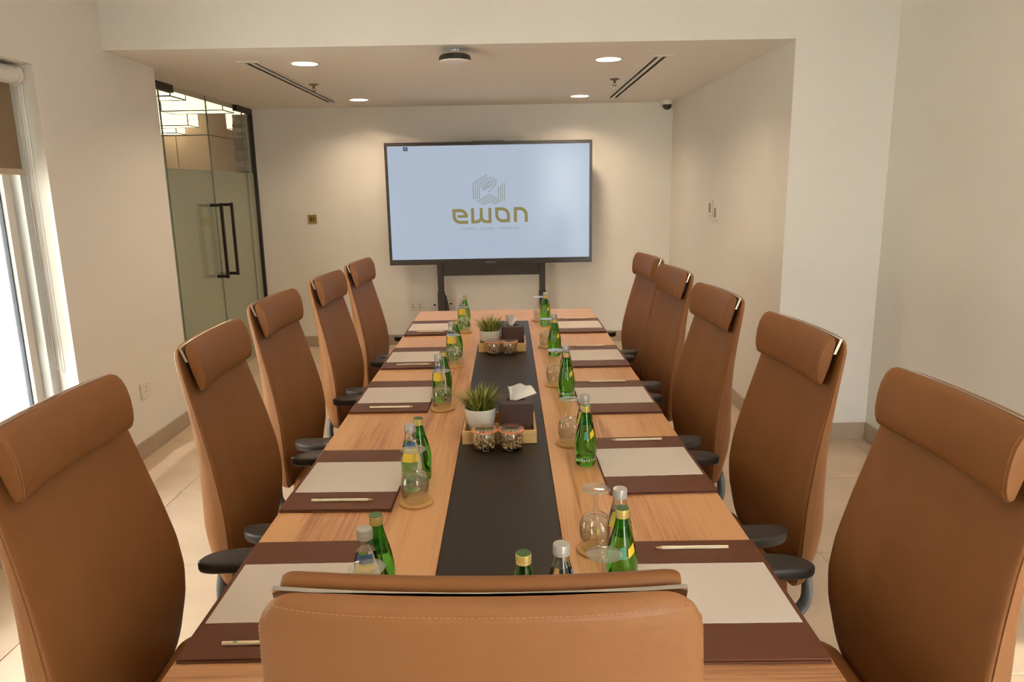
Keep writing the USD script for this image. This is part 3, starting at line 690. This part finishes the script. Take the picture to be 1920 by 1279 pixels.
def make_chair(label, loc, rotz):
    t = thing('office_chair', label, 'chair', loc, rotz, 'conference chairs')
    sh = loft(shell_rows())
    obj('backrest_shell', sh, M['leather2'], t, 50)
    obj('backrest_cushion', loft(cushion_rows()), M['leather'], t, 50)
    # stitching round the shell's rim
    ph = 0.16; zt = ZT - 0.011
    zs = np.linspace(0.56, zt, 60)
    pth = [shell_pt(z, 1, ph) for z in zs] + [shell_pt(zt, 1, a) for a in np.linspace(ph, PI - ph, 60)[1:-1]] + [shell_pt(z, 1, PI - ph) for z in zs[::-1]]
    obj('stitching', stitch(pth), M['thread'], t, kind='stuff')
    hr = obj('head_cushion', headrest_mesh(), M['leather'], t, 50)
    sp = []
    for s in (-1, 1):
        c0_ = HSEC.mean(0); q = c0_ + (HSEC[4:12] - c0_) * 0.982; y = s * 0.212 * 0.962
        sp.append(stitch(np.column_stack([prof(1.17) + 0.012 + q[:, 0] + 0.018 * (y / 0.24) ** 2 + 0.0003, np.full(len(q), y), q[:, 1]]), 0.0060, 0.004, 0.0005))
    obj('seam_stitching', cat_(sp), M['thread'], hr, kind='stuff')
    # chrome strip between shell and head cushion, and the dark bracket below it
    ys_ = np.linspace(-0.209, 0.209, 25); x0 = prof(1.17) - 0.004
    def curved(zlo, zhi, xa, xb, ww, ln=0.30):
        rr_ = []
        for y in np.linspace(-ww, ww, 25):
            b = 0.018 * (y / 0.24) ** 2
            f0 = lambda z: (1.2 - z) * ln
            rr_.append(np.array([[x0 + xa + b + f0(zlo), y, zlo], [x0 + xb + b + f0(zlo), y, zlo], [x0 + xb + b, y, zhi], [x0 + xa + b, y, zhi]]))
        return loft(rr_)
    obj('chrome_strip', curved(1.150, 1.1900, 0.0005, 0.0080, 0.2145), M['chrome'], t)
    obj('head_bracket', curved(1.100, 1.150, 0.006, 0.014, 0.185, 0.16), M['black_plastic'], t)
    # seat
    sp_ = rrect(0.50, 0.53, 0.07, 7, 0.02, 0)
    sp_[:, 1] *= np.interp(sp_[:, 0], [-0.25, 0.05, 0.27], [0.95, 1.0, 0.96])
    obj('seat_cushion', slab(sp_, [(0.418, 0.02), (0.428, 0.006), (0.455, 0.0), (0.490, 0.002), (0.510, 0.010), (0.521, 0.030), (0.524, 0.08)]), M['leather'], t, 50)
    obj('seat_pan', slab(rrect(0.44, 0.44, 0.06, 6, 0.02, 0), [(0.385, 0.03), (0.40, 0.0), (0.418, 0.0)]), M['black_plastic'], t, 40)
    # brackets that carry the back
    for s in (-1, 1):
        pts = smooth_path([(-0.282, s * 0.190, 0.52), (-0.290, s * 0.193, 0.47), (-0.286, s * 0.193, 0.42), (-0.255, s * 0.188, 0.385), (-0.19, s * 0.18, 0.372), (-0.10, s * 0.165, 0.372)], 6)
        th = np.linspace(0, 2 * PI, 12, endpoint=False)
        sec = np.column_stack([0.022 * np.cos(th), 0.014 * np.sin(th)])
        rings = []
        tg = np.gradient(pts, axis=0); tg /= np.linalg.norm(tg, axis=1, keepdims=True)
        for i in range(len(pts)):
            side = np.array([0, 1.0, 0]); nn = np.cross(tg[i], side); nn /= np.linalg.norm(nn); sd_ = np.cross(nn, tg[i])
            rings.append(pts[i] + sec[:, :1] * sd_ + sec[:, 1:] * nn)
        obj('back_bracket', loft(rings), M['grey_metal'], t, 50)
    # armrests
    for s in (-1, 1):
        pl = np.array([(-0.262, -0.020), (-0.255, -0.034), (-0.235, -0.043), (-0.20, -0.046), (-0.05, -0.046), (-0.02, -0.042), (-0.002, -0.030), (0.002, 0.0), (-0.002, 0.028), (-0.02, 0.040), (-0.05, 0.045),
                       (-0.14, 0.047), (-0.19, 0.042), (-0.225, 0.030), (-0.25, 0.010)])
        pl = smooth_path(np.vstack([pl, pl[:1]]), 3)[:-1]
        if s < 0:
            pl = (pl * [1, -1])[::-1]
        # the rounded corner is on the outer side
        pl = pl * [1, 0.94] + [0.077, s * 0.286]
        arm = obj('armrest', slab(pl, [(0.663, 0.008), (0.667, 0.003), (0.675, 0.0), (0.687, 0.0), (0.692, 0.002), (0.695, 0.007)]), M['soft_black'], t, 45)
        th = np.linspace(0, 2 * PI, 14, endpoint=False)
        def ov(cx, cy, z, a, b): return np.column_stack([cx + a * np.cos(th), cy + b * np.sin(th), np.full(14, z)])
        obj('arm_post', loft([ov(-0.00, s * 0.215, 0.40, 0.035, 0.012), ov(-0.01, s * 0.272, 0.405, 0.034, 0.013), ov(-0.02, s * 0.286, 0.45, 0.032, 0.014), ov(-0.025, s * 0.286, 0.55, 0.030, 0.014), ov(-0.03, s * 0.286, 0.665, 0.032, 0.016)]), M['black_plastic'], arm, 45)
    # knob at the back of the shell
    obj('adjuster', cat_([cbox(-0.352, -0.336, -0.013, 0.013, 0.645, 0.69, 0.003), bx(-0.338, -0.318, -0.006, 0.006, 0.66, 0.675)]), M['black_plastic'], t)
    # column and star base
    obj('gas_column', cat_([cyl(0.028, 0.10, 0.30, 18), cyl(0.016, 0.30, 0.39, 14), cbox(-0.09, 0.09, -0.07, 0.07, 0.355, 0.386, 0.01)]), M['black_plastic'], t)
    for k_ in range(5):
        a = 2 * PI * k_ / 5 + 0.3
        pt = np.array([[0.02 * math.cos(a), 0.02 * math.sin(a), 0.115], [0.15 * math.cos(a), 0.15 * math.sin(a), 0.10], [0.30 * math.cos(a), 0.30 * math.sin(a), 0.078]])
        leg = obj('base_arm', tube(pt, np.array([0.026, 0.021, 0.015]), 8), M['grey_metal'], t, 40)
        w_ = cyl(0.027, -0.018, 0.018, 16, b=0.004); w_.apply_transform(trimesh.transformations.rotation_matrix(PI / 2, [0, 1, 0])); w_.apply_transform(trimesh.transformations.rotation_matrix(a + PI / 2, [0, 0, 1]))
        w_.apply_translation([0.30 * math.cos(a), 0.30 * math.sin(a), 0.027])
        obj('caster', cat_([w_, cyl(0.007, 0.03, 0.085, 8, 0.30 * math.cos(a), 0.30 * math.sin(a))]), M['black_plastic'], leg, 35)
    return t
ORD = ['nearest', 'second', 'third', 'fourth', 'farthest']
CH = [(-0.568, 1.406, 2.3), (-0.539, 2.118, 2.7), (-0.581, 2.811, -1.5), (-0.547, 3.512, -1.7), (-0.524, 4.173, -2.8),
      (0.573, 1.320, 181.1), (0.560, 2.042, 182.9), (0.524, 2.764, 182.9), (0.530, 3.520, 183.0), (0.533, 4.190, 184.4)]
WHERE = [('nearest of five', 'left'), ('second from the front', 'left'), ('third from the front', 'left'), ('fourth from the front', 'left'), ('farthest of five', 'left'),
         ('nearest of five', 'right'), ('second from the front', 'right'), ('third from the front', 'right'), ('fourth from the front', 'right'), ('farthest of five', 'right')]
ch0 = make_chair('tan leather high-back chair seen from behind, at the near end of the table', (0.0, 1.002, 0), math.radians(88.5))
for (x, y, a), (o, sd_) in zip(CH, WHERE):
    dup(ch0, f"tan leather high-back chair, {o} along the table's {sd_} side", (x, y, 0), math.radians(a))

# ---------------------------------------------------------------- place settings
LP = [(1.177, 1.628), (1.803, 2.252), (2.665, 3.123), (3.365, 3.805), (4.160, 4.610)]
RP = [(1.150, 1.590), (1.880, 2.330), (2.602, 3.065), (3.328, 3.780), (4.159, 4.600)]
ROTS_L = [0.2, -1.2, -0.3, 0.3, 0.4]; ROTS_R = [-0.6, 1.0, 0.3, 0.5, -0.3]
PADW, PADH = 0.302, 0.447
SEATS = []
for i in range(5):
    SEATS.append(('left', i, (-0.4435, sum(LP[i]) / 2), ROTS_L[i]))
for i in range(5):
    SEATS.append(('right', i, (0.4455, sum(RP[i]) / 2), 180 + ROTS_R[i]))
def side(o, s): return f'{o} place on the {s} side'
PL = ['nearest', 'second', 'third', 'fourth', 'farthest']
pad0 = paper0 = pen0 = None
for s, i, (x, y), a in SEATS:
    wh = f'{PL[i]} place on the {s} side'
    a = math.radians(a)
    lp = f'dark brown leather desk pad, {wh} of the table'
    if pad0 is None:
        pad0 = thing('desk_pad', lp, 'desk pad', (x, y, TT), a, 'desk pads')
        obj('base_board', plate(PADW, PADH, 0.003, 0.0, 0.0045, 0.001), M['pad'], pad0)
        obj('cover_board', plate(PADW - 0.001, PADH - 0.001, 0.003, 0.0058, 0.0105, 0.001), M['pad'], pad0)
        obj('spine', bx(-PADW / 2 + 0.002, PADW / 2 - 0.004, -PADH / 2 + 0.006, PADH / 2 - 0.006, 0.0045, 0.0058), M['dark'], pad0)
    else:
        dup(pad0, lp, (x, y, TT), a)
    lp = f'sheet of cream writing paper on the desk pad, {wh}'
    if paper0 is None:
        paper0 = thing('writing_paper', lp, 'paper', (x, y, TT + 0.0105), a, 'writing paper on the pads')
        obj('sheets', bx(-0.140, 0.150, -0.1135, 0.1135, 0.0, 0.0012), M['paper'], paper0)
    else:
        dup(paper0, lp, (x, y, TT + 0.0105), a)
    lp = f'natural wood pencil lying on the desk pad, {wh}'
    c, sn = math.cos(a), math.sin(a)
    yy = {('left', 0): 1.219, ('left', 1): 1.854, ('left', 2): 2.713, ('left', 3): 3.409, ('left', 4): 4.222, ('right', 0): 1.553, ('right', 1): 2.293, ('right', 2): 3.036, ('right', 3): 3.755, ('right', 4): 4.578}[(s, i)]
    xx = -0.436 if s == 'left' else 0.442
    loc = (xx, yy, TT + 0.0105)
    if pen0 is None:
        pen0 = thing('pencil', lp, 'pencil', loc, a, 'pencils on the pads')
        hx = np.array([[math.cos(q), math.sin(q)] for q in np.arange(6) * PI / 3 + PI / 6]) * 0.0042
        def ring(x, k): return np.column_stack([np.full(6, x), hx[:, 0] * k, 0.0037 + hx[:, 1] * k])
        obj('barrel', loft([ring(-0.0865, 1), ring(0.068, 1)]), M['pencil'], pen0)
        obj('sharpened_cone', loft([ring(0.068, 0.98), ring(0.083, 0.28)]), mat('pencil_cone', (0.60, 0.38, 0.19), 0.6), pen0)
        obj('lead', loft([ring(0.083, 0.26), ring(0.0868, 0.03)]), M['graphite'], pen0)
        obj('printed_mark', cat_([bx(-0.066, -0.0625, -0.0030, 0.0012, 0.00725, 0.00765), bx(-0.0618, -0.0575, -0.0034, 0.0008, 0.00725, 0.00765)]), M['green_print'], pen0)
    else:
        dup(pen0, lp, loc, a)

def blabel(r, z0, z1, a0, a1, thick_=0.0004, n=10, slant=0.0, rf=None):
    """a curved label on a bottle: rf(z) gives the radius."""
    A = np.linspace(a0, a1, n); zs = np.linspace(0, 1, 5); v = []; f = []
    for layer in (0.0003, 0.0003 + thick_):
        for w in zs:
            for q, a in enumerate(A):
                z = z0 + (z1 - z0) * w + slant * (q / (n - 1) - 0.5)
                R = rf(z) + layer
                v.append([R * math.cos(a), R * math.sin(a), z])
    m = len(zs); N = m * n
    for L in (0, 1):
        for i in range(m - 1):
            for j in range(n - 1):
                b = L * N + i * n + j
                q = [b, b + 1, b + n + 1, b + n]
                f += [[q[0], q[1], q[2]], [q[0], q[2], q[3]]] if L else [[q[0], q[2], q[1]], [q[0], q[3], q[2]]]
    edge = [(0, j) for j in range(n)] + [(i, n - 1) for i in range(1, m)] + [(m - 1, j) for j in range(n - 2, -1, -1)] + [(i, 0) for i in range(m - 2, 0, -1)]
    idx = [i * n + j for i, j in edge]
    for a, b in zip(idx, idx[1:] + idx[:1]):
        f += [[a, b, b + N], [a, b + N, a + N]]
    m_ = trimesh.Trimesh(v, f, process=False); m_.fix_normals(); return m_
GP = np.array([(0.0, 0.002), (0.018, 0.0015), (0.0265, 0.0), (0.0295, 0.004), (0.0308, 0.012), (0.0322, 0.030), (0.0336, 0.050), (0.0340, 0.062), (0.0332, 0.078), (0.0305, 0.096), (0.0260, 0.116), (0.0205, 0.136), (0.0162, 0.152), (0.0136, 0.165), (0.0128, 0.175), (0.0128, 0.186)])
CP = np.array([(0.0, 0.002), (0.018, 0.0015), (0.0265, 0.0), (0.0288, 0.004), (0.0292, 0.010), (0.0292, 0.080), (0.0286, 0.095), (0.0262, 0.112), (0.0222, 0.132), (0.0182, 0.150), (0.0152, 0.164), (0.0140, 0.174), (0.0138, 0.186)])
def rfun(P): return lambda z: np.interp(z, P[2:, 1], P[2:, 0])
def bottle_mesh(P, zl):
    pp = np.vstack([P[:3], smooth_path(P[3:], 3)])
    outer = lathe([tuple(p) for p in pp] + [(0.0, P[-1][1])], 36)
    zi = np.linspace(zl, P[-1][1] - 0.003, 8); rf = rfun(P)
    inner = lathe([(0, zl)] + [(rf(z) - 0.0022, z) for z in zi] + [(0, P[-1][1] - 0.003)], 36)
    inner.invert()
    return cat_([outer, inner])
def make_green(label, loc, rot):
    t = thing('green_bottle', label, 'bottle', loc, rot, 'green water bottles')
    obj('glass_body', bottle_mesh(GP, 0.132), M['green_glass'], t, 60)
    c = obj('cap', lathe([(0.0130, 0.1700), (0.0143, 0.1703), (0.0143, 0.1755), (0.0138, 0.1760), (0.0146, 0.1768), (0.0146, 0.1875), (0.0136, 0.1890)], 28), M['gold_cap'], t, 35)
    obj('cap_top', cyl(0.0139, 0.1885, 0.1905, 28, b=0.0008), M['green_cap'], c)
    rf = rfun(GP)
    obj('neck_label', blabel(0, 0.096, 0.114, -0.35, 0.25, slant=0.010, rf=rf), M['yellow_label'], t)
    obj('teal_label', blabel(0, 0.090, 0.114, -0.95, -0.52, slant=0.004, rf=rf), M['teal_label'], t)
    mk = []
    for a in np.arange(-2.4, 0.6, 0.24):
        h = random.uniform(0.004, 0.009)
        mk.append(blabel(0, 0.020 + random.uniform(-0.002, 0.002), 0.020 + h, a, a + random.uniform(0.10, 0.2), 0.0003, 3, random.uniform(-0.003, 0.003), rf))
    obj('printed_band', cat_(mk), M['silver_print'], t)
    return t
def make_clear(label, loc, rot):
    t = thing('clear_bottle', label, 'bottle', loc, rot, 'clear water bottles')
    obj('glass_body', bottle_mesh(CP, 0.150), M['clear_glass'], t, 60)
    obj('cap', lathe([(0.0138, 0.172), (0.0156, 0.1725), (0.0158, 0.178), (0.0150, 0.1785), (0.0158, 0.1795), (0.0158, 0.1905), (0.0148, 0.193), (0, 0.1935)], 28), M['white_cap'], t, 35)
    rf = rfun(CP)
    obj('label', blabel(0, 0.090, 0.128, -2.6, -0.9, rf=rf), M['yellow_label'], t)
    obj('label_emblem', blabel(0, 0.128, 0.146, -2.6, -0.9, rf=rf), M['blue_label'], t)
    return t
def make_goblet(label, loc):
    t = thing('goblet', label, 'glass', loc, 0, 'upturned goblets')
    out = [(0.0330, 0.0), (0.0352, 0.012), (0.0382, 0.032), (0.0392, 0.050), (0.0380, 0.064), (0.0335, 0.0755), (0.0230, 0.0845), (0.0110, 0.0900), (0.0062, 0.0960), (0.0052, 0.106), (0.0052, 0.122), (0.0062, 0.136), (0.0090, 0.1420), (0.0150, 0.1448), (0.0250, 0.1460), (0.0340, 0.1466), (0.0350, 0.1474), (0.0340, 0.1482), (0.0180, 0.1486), (0.0, 0.1486)]
    inn = [(0.0, 0.0815), (0.0120, 0.0800), (0.0240, 0.0750), (0.0330, 0.0670), (0.0368, 0.0580), (0.0374, 0.048), (0.0364, 0.032), (0.0336, 0.012), (0.0316, 0.0)]
    obj('bowl', lathe(inn + out, 40), M['thin_glass'], t, 60)
    return t
def make_coaster(label, loc):
    t = thing('coaster', label, 'coaster', loc, 0, 'round coasters')
    obj('disc', lathe([(0, 0), (0.043, 0), (0.0455, 0.0015), (0.0458, 0.006), (0.0445, 0.0078), (0.0405, 0.0078), (0.0398, 0.0066), (0, 0.0066)], 48), M['cork'], t, 35)
    return t
PLACES = [  # side, index, green, clear, goblet
    ('left', 0, (-0.254, 1.385), (-0.264, 1.318), (-0.246, 1.236)), ('left', 1, (-0.243, 2.022), (-0.259, 1.955), (-0.238, 1.858)), ('left', 2, (-0.247, 2.897), (-0.260, 2.830), (-0.240, 2.717)),
    ('left', 3, (-0.246, 3.612), (-0.262, 3.545), (-0.243, 3.414)), ('left', 4, (-0.247, 4.442), (-0.260, 4.372), (-0.242, 4.252)),
    ('right', 0, (0.255, 1.396), (0.264, 1.487), (0.222, 1.575)), ('right', 1, (0.256, 2.118), (0.263, 2.218), (0.222, 2.303)), ('right', 2, (0.255, 2.846), (0.262, 2.955), (0.222, 3.040)),
    ('right', 3, (0.255, 3.604), (0.260, 3.722), (0.226, 3.800)), ('right', 4, (0.250, 4.432), (0.257, 4.517), (0.218, 4.600)), ('end', 0, (0.046, 1.214), (0.117, 1.240), (0.202, 1.270))]
g0 = c0 = b0 = k0 = None
for s, i, pg, pc, pb in PLACES:
    wh = f'{PL[i]} place on the {s} side' if s != 'end' else "place at the table's near end"
    rg = {'left': 2.6, 'right': -0.9, 'end': 0.3}[s] ; rc = {'left': 0.2, 'right': 2.6, 'end': 2.0}[s]
    z = TT
    lg, lc, lb, lk = f'green glass mineral water bottle with gold cap, {wh}', f'clear glass water bottle with white cap, {wh}', f'upturned stemmed water goblet on a wooden coaster, {wh}', f'round wooden coaster under an upturned goblet, {wh}'
    zg = TT + (0.0005 if abs(pg[0]) < RWD else 0)
    zc_ = TT + (0.0005 if abs(pc[0]) < RWD else 0)
    if g0 is None:
        g0, c0 = make_green(lg, (*pg, zg), rg), make_clear(lc, (*pc, zc_), rc)
        k0, b0 = make_coaster(lk, (*pb, TT)), make_goblet(lb, (*pb, TT + 0.0067))
    else:
        dup(g0, lg, (*pg, zg), rg); dup(c0, lc, (*pc, zc_), rc); dup(k0, lk, (*pb, TT), 0); dup(b0, lb, (*pb, TT + 0.0067), 0)

# ---------------------------------------------------------------- trays with plant, tissues and jars
def blade(base, lean, azim, length, w):
    n = 7; t = np.linspace(0, 1, n); d = np.array([math.cos(azim), math.sin(azim), 0])
    ang = lean * (0.35 + 1.15 * t); seg = length / (n - 1); p = [np.array(base)]
    for i in range(n - 1):
        p.append(p[-1] + seg * (math.sin(ang[i]) * d + math.cos(ang[i]) * np.array([0, 0, 1.0])))
    p = np.array(p); sidev = np.array([-d[1], d[0], 0]); wd = w * np.array([0.7, 1, 1, 0.9, 0.7, 0.42, 0.06])
    tg = np.gradient(p, axis=0); nrm = np.cross(sidev, tg); nrm /= np.linalg.norm(nrm, axis=1, keepdims=True)
    rings = [np.array([p[i] - sidev * wd[i], p[i] + nrm[i] * wd[i] * 0.35, p[i] + sidev * wd[i]]) for i in range(n)]
    return loft(rings)
def make_plant(label, loc, seed):
    R = random.Random(seed)
    t = thing('potted_grass', label, 'potted plant', loc, 0, 'potted grass plants')
    obj('pot', lathe([(0, 0), (0.036, 0), (0.039, 0.003), (0.049, 0.040), (0.0555, 0.082), (0.0565, 0.089), (0.0558, 0.091), (0.0535, 0.089), (0.0525, 0.072), (0.0, 0.070)], 40), M['white_pot'], t, 40)
    obj('soil', cyl(0.0518, 0.0695, 0.074, 24), M['soil'], t)
    groups = [[], [], []]
    for k_ in range(240):
        a = R.uniform(0, 2 * PI); rr = 0.042 * math.sqrt(R.random()); az = a + R.uniform(-0.5, 0.5)
        lean = min(1.35, 0.10 + rr / 0.042 * 0.70 + abs(R.gauss(0, 0.25)))
        L = R.uniform(0.070, 0.118) * (1.0 - 0.08 * lean)
        groups[R.choices([0, 1, 2], [0.34, 0.38, 0.28])[0]].append(blade((rr * math.cos(a), rr * math.sin(a), 0.073), lean, az, L, R.uniform(0.0016, 0.0026)))
    for q, gname in enumerate(('foliage', 'foliage', 'foliage')):
        obj(gname, cat_(groups[q]), M['blade'][q], t, kind='stuff')
    return t
def tissue_sheet(seed, lean, height, spread, zt):
    """a pulled-up paper tissue: a folded fan with thickness."""
    R = np.random.default_rng(seed); nu, nv = 25, 12; v = np.zeros((nv, nu, 3))
    ph = R.uniform(0, 6, 4)
    for j in range(nv):
        b = j / (nv - 1)
        for i in range(nu):
            u = i / (nu - 1) * 2 - 1
            w = 0.010 + spread * b ** 1.25
            top = height * (1 - 0.30 * u * u - 0.18 * u * (1 if lean > 0 else -1)) 
            x = -0.012 + lean * b + u * w
            y = 0.012 * math.sin(3.2 * u + ph[0]) * (0.4 + 0.8 * b) + 0.006 * math.sin(9 * u + ph[1]) * b + 0.010 * b * b * math.sin(2.1 * u + ph[2])
            z = zt - 0.006 + b * top + 0.004 * b * math.sin(7 * u + ph[3])
            v[j, i] = (x, y, z)
    V = v.reshape(-1, 3); f = []
    for j in range(nv - 1):
        for i in range(nu - 1):
            a = j * nu + i
            f += [[a, a + 1, a + nu + 1], [a, a + nu + 1, a + nu]]
    m = trimesh.Trimesh(V, f, process=False); nrm = m.vertex_normals
    N = len(V); V2 = np.vstack([V + nrm * 0.0003, V - nrm * 0.0003]); F = list(m.faces) + [[a + N, c + N, b + N] for a, b, c in m.faces]
    bd = [i for i in range(nu)] + [j * nu + nu - 1 for j in range(1, nv)] + [(nv - 1) * nu + i for i in range(nu - 2, -1, -1)] + [j * nu for j in range(nv - 2, 0, -1)]
    for a, b in zip(bd, bd[1:] + bd[:1]):
        F += [[a, a + N, b + N], [a, b + N, b]]
    out = trimesh.Trimesh(V2, F, process=False); out.fix_normals(); return out
def nut(R, p, s):
    kind_ = R.random()
    if kind_ < 0.6:     # curved nut
        a = np.linspace(-1.3, 1.3, 6); pts = np.column_stack([np.cos(a) * 0.55 - 0.4, np.sin(a) * 0.75, 0 * a]) * s
        m = tube(pts, np.array([0.12, 0.26, 0.30, 0.30, 0.24, 0.10]) * s, 6)
    else:
        m = trimesh.creation.icosphere(1, 1.0); m.vertices *= np.array([0.75, 0.45, 0.35]) * s
    m.apply_transform(trimesh.transformations.random_rotation_matrix(np.array([R.random(), R.random(), R.random()]))); m.apply_translation(p); return m
JOUT = [(0, 0), (0.033, 0), (0.0375, 0.004), (0.0405, 0.014), (0.0415, 0.028), (0.0412, 0.044), (0.0395, 0.055), (0.0375, 0.060), (0.0375, 0.064)]
JIN = [(0.0345, 0.064), (0.0345, 0.059), (0.0368, 0.053), (0.0382, 0.043), (0.0385, 0.028), (0.0376, 0.015), (0.0350, 0.0075), (0.030, 0.0045), (0, 0.0045)]
def make_jar(label, loc, rot):
    t = thing('clip_jar', label, 'jar', loc, rot, 'glass clip jars')
    obj('glass_body', lathe(JOUT + JIN, 40), M['jar_glass'], t, 60)
    obj('gasket', lathe([(0.0335, 0.0645), (0.0380, 0.0641), (0.0412, 0.0635), (0.0424, 0.0650), (0.0420, 0.0678), (0.0400, 0.0690), (0.0335, 0.0690), (0.0335, 0.0645)], 40), M['gasket'], t, 40)
    obj('lid', lathe([(0, 0.0735), (0.030, 0.0735), (0.033, 0.0692), (0.0400, 0.0692), (0.0408, 0.0710), (0.0395, 0.0750), (0.0340, 0.0775), (0.028, 0.0768), (0, 0.0760)], 40), M['jar_glass'], t, 60)
    a = np.linspace(0, 2 * PI, 41); w = []
    w.append(tube(np.column_stack([0.0390 * np.cos(a), 0.0390 * np.sin(a), np.full(41, 0.0610)]), 0.0009, 6, False))
    for s in (-1, 1):
        w.append(tube(smooth_path([(s * 0.009, -0.0425, 0.062), (s * 0.010, -0.0450, 0.050), (s * 0.010, -0.0440, 0.020), (s * 0.008, -0.0415, 0.008)], 4), 0.0010, 6))
        w.append(tube(smooth_path([(s * 0.009, -0.0425, 0.062), (s * 0.018, -0.0410, 0.069), (s * 0.030, -0.0310, 0.072)], 4), 0.0010, 6))
    w.append(tube([(-0.008, -0.0415, 0.008), (0.008, -0.0415, 0.008)], 0.0010, 6))
    w.append(tube([(-0.010, -0.0450, 0.050), (0.010, -0.0450, 0.050)], 0.0010, 6))
    obj('wire_clip', cat_(w), M['wire'], t, 60)
    return t
def make_nuts(label, loc, seed, mix=0.5):
    R = random.Random(seed); np.random.seed(seed); A, B = [], []
    rr = lambda z: np.interp(z, [0.0045, 0.0075, 0.015, 0.028, 0.043, 0.053], [0.030, 0.034, 0.0366, 0.0375, 0.0372, 0.0360])
    for z in np.arange(0.0125, 0.056, 0.0095):
        for ring_, n in ((0.995, 14), (0.66, 9), (0.25, 4)):
            for q in range(n):
                a = 2 * PI * (q + R.random() * 0.7) / n; s = R.uniform(0.0072, 0.0095)
                rad = (rr(z) - s * 0.86) * ring_
                (A if R.random() < mix else B).append(nut(R, (loc[0] + rad * math.cos(a), loc[1] + rad * math.sin(a), loc[2] + z + R.uniform(-0.001, 0.001)), s))
    t = thing('mixed_nuts', label, 'nuts', (0, 0, 0), 0, None, 'stuff')
    obj('nuts', cat_(A), M['nuts'][0], t, 60, kind='stuff'); obj('nuts', cat_(B), M['nuts'][1], t, 60, kind='stuff')
def make_tray(label, loc):
    t = thing('bamboo_tray', label, 'tray', loc, 0, 'bamboo trays')
    w, d, h, k_ = 0.250, 0.212, 0.046, 0.009
    obj('tray_floor', cbox(-w / 2 + k_, w / 2 - k_, k_, d - k_, 0.0, 0.008, 0.001), M['bamboo'], t)
    obj('tray_side', cbox(-w / 2, w / 2, 0, k_, 0, h, 0.0015), M['bamboo'], t); obj('tray_side', cbox(-w / 2, w / 2, d - k_, d, 0, h, 0.0015), M['bamboo'], t)
    obj('tray_side', cbox(-w / 2, -w / 2 + k_, k_, d - k_, 0, h, 0.0015), M['bamboo'], t); obj('tray_side', cbox(w / 2 - k_, w / 2, k_, d - k_, 0, h, 0.0015), M['bamboo'], t)
    return t
def make_tissue_box(label, loc):
    t = thing('tissue_box', label, 'tissue box', loc, 0, 'tissue boxes')
    s = rrect(0.118, 0.118, 0.008, 5)
    body = extrude(Polygon(s).difference(affinity.scale(Point(0, 0).buffer(0.02, 12), 1.5, 0.9)), 0.010, 0.112)
    top = slab(s, [(0.0, 0.002), (0.003, 0), (0.010, 0)])
    obj('box_body', cat_([top, body]), M['tissue_box'], t)
    rim = np.column_stack([0.031 * np.cos(np.linspace(0, 2 * PI, 33)), 0.019 * np.sin(np.linspace(0, 2 * PI, 33)), np.full(33, 0.112)])
    obj('opening_rim', tube(rim, 0.0022, 6, False), M['tissue_box'], t, 60)
    return t
zt = TT + 0.0005
for q, (ty, who, tl) in enumerate(((2.310, 'nearer', (0.035, 0.062, 0.040)), (3.700, 'farther', (0.004, 0.064, 0.024)))):
    tx = -0.0125
    make_tray(f'shallow bamboo tray in the middle of the table, the {who} of two', (tx, ty, zt)) if q == 0 else dup(tray0, f'shallow bamboo tray in the middle of the table, the {who} of two', (tx, ty, zt), 0)
    if q == 0:
        tray0 = stage.GetPrimAtPath('/World/bamboo_tray'); box0 = None; jar0 = None
    make_plant(f'green grass plant in a white pot in the {who} tray', (tx - 0.066, ty + 0.108, zt + 0.008), 11 + q)
    lb = f'dark brown leather tissue box in the {who} tray'
    if q == 0:
        box0 = make_tissue_box(lb, (tx + 0.057, ty + 0.118, zt + 0.008))
    else:
        dup(box0, lb, (tx + 0.057, ty + 0.118, zt + 0.008), 0)
    tm = tissue_sheet(3 + q, tl[0], tl[1], tl[2], 0.112)
    tm.apply_translation([tx + 0.057, ty + 0.118, zt + 0.008])
    obj('paper_tissue', tm, M['tissue'], None, True, f'white paper tissue pulled up from the tissue box in the {who} tray', None, 'tissue', 'paper tissues')
    for s in (0, 1):
        jx, jy = (-0.060, ty - 0.046) if s == 0 else (0.027, ty - 0.046)
        lb = f"glass clip jar with orange seal, {'left' if s == 0 else 'right'} one before the {who} tray"
        if jar0 is None:
            jar0 = make_jar(lb, (jx, jy, zt), 0.1)
        else:
            dup(jar0, lb, (jx, jy, zt), (0.1, -0.1, 0.5, -0.5)[q * 2 + s])
        make_nuts(f"mixed nuts filling the {'left' if s == 0 else 'right'} clip jar before the {who} tray", (jx, jy, zt), 21 + q * 2 + s, 0.55)
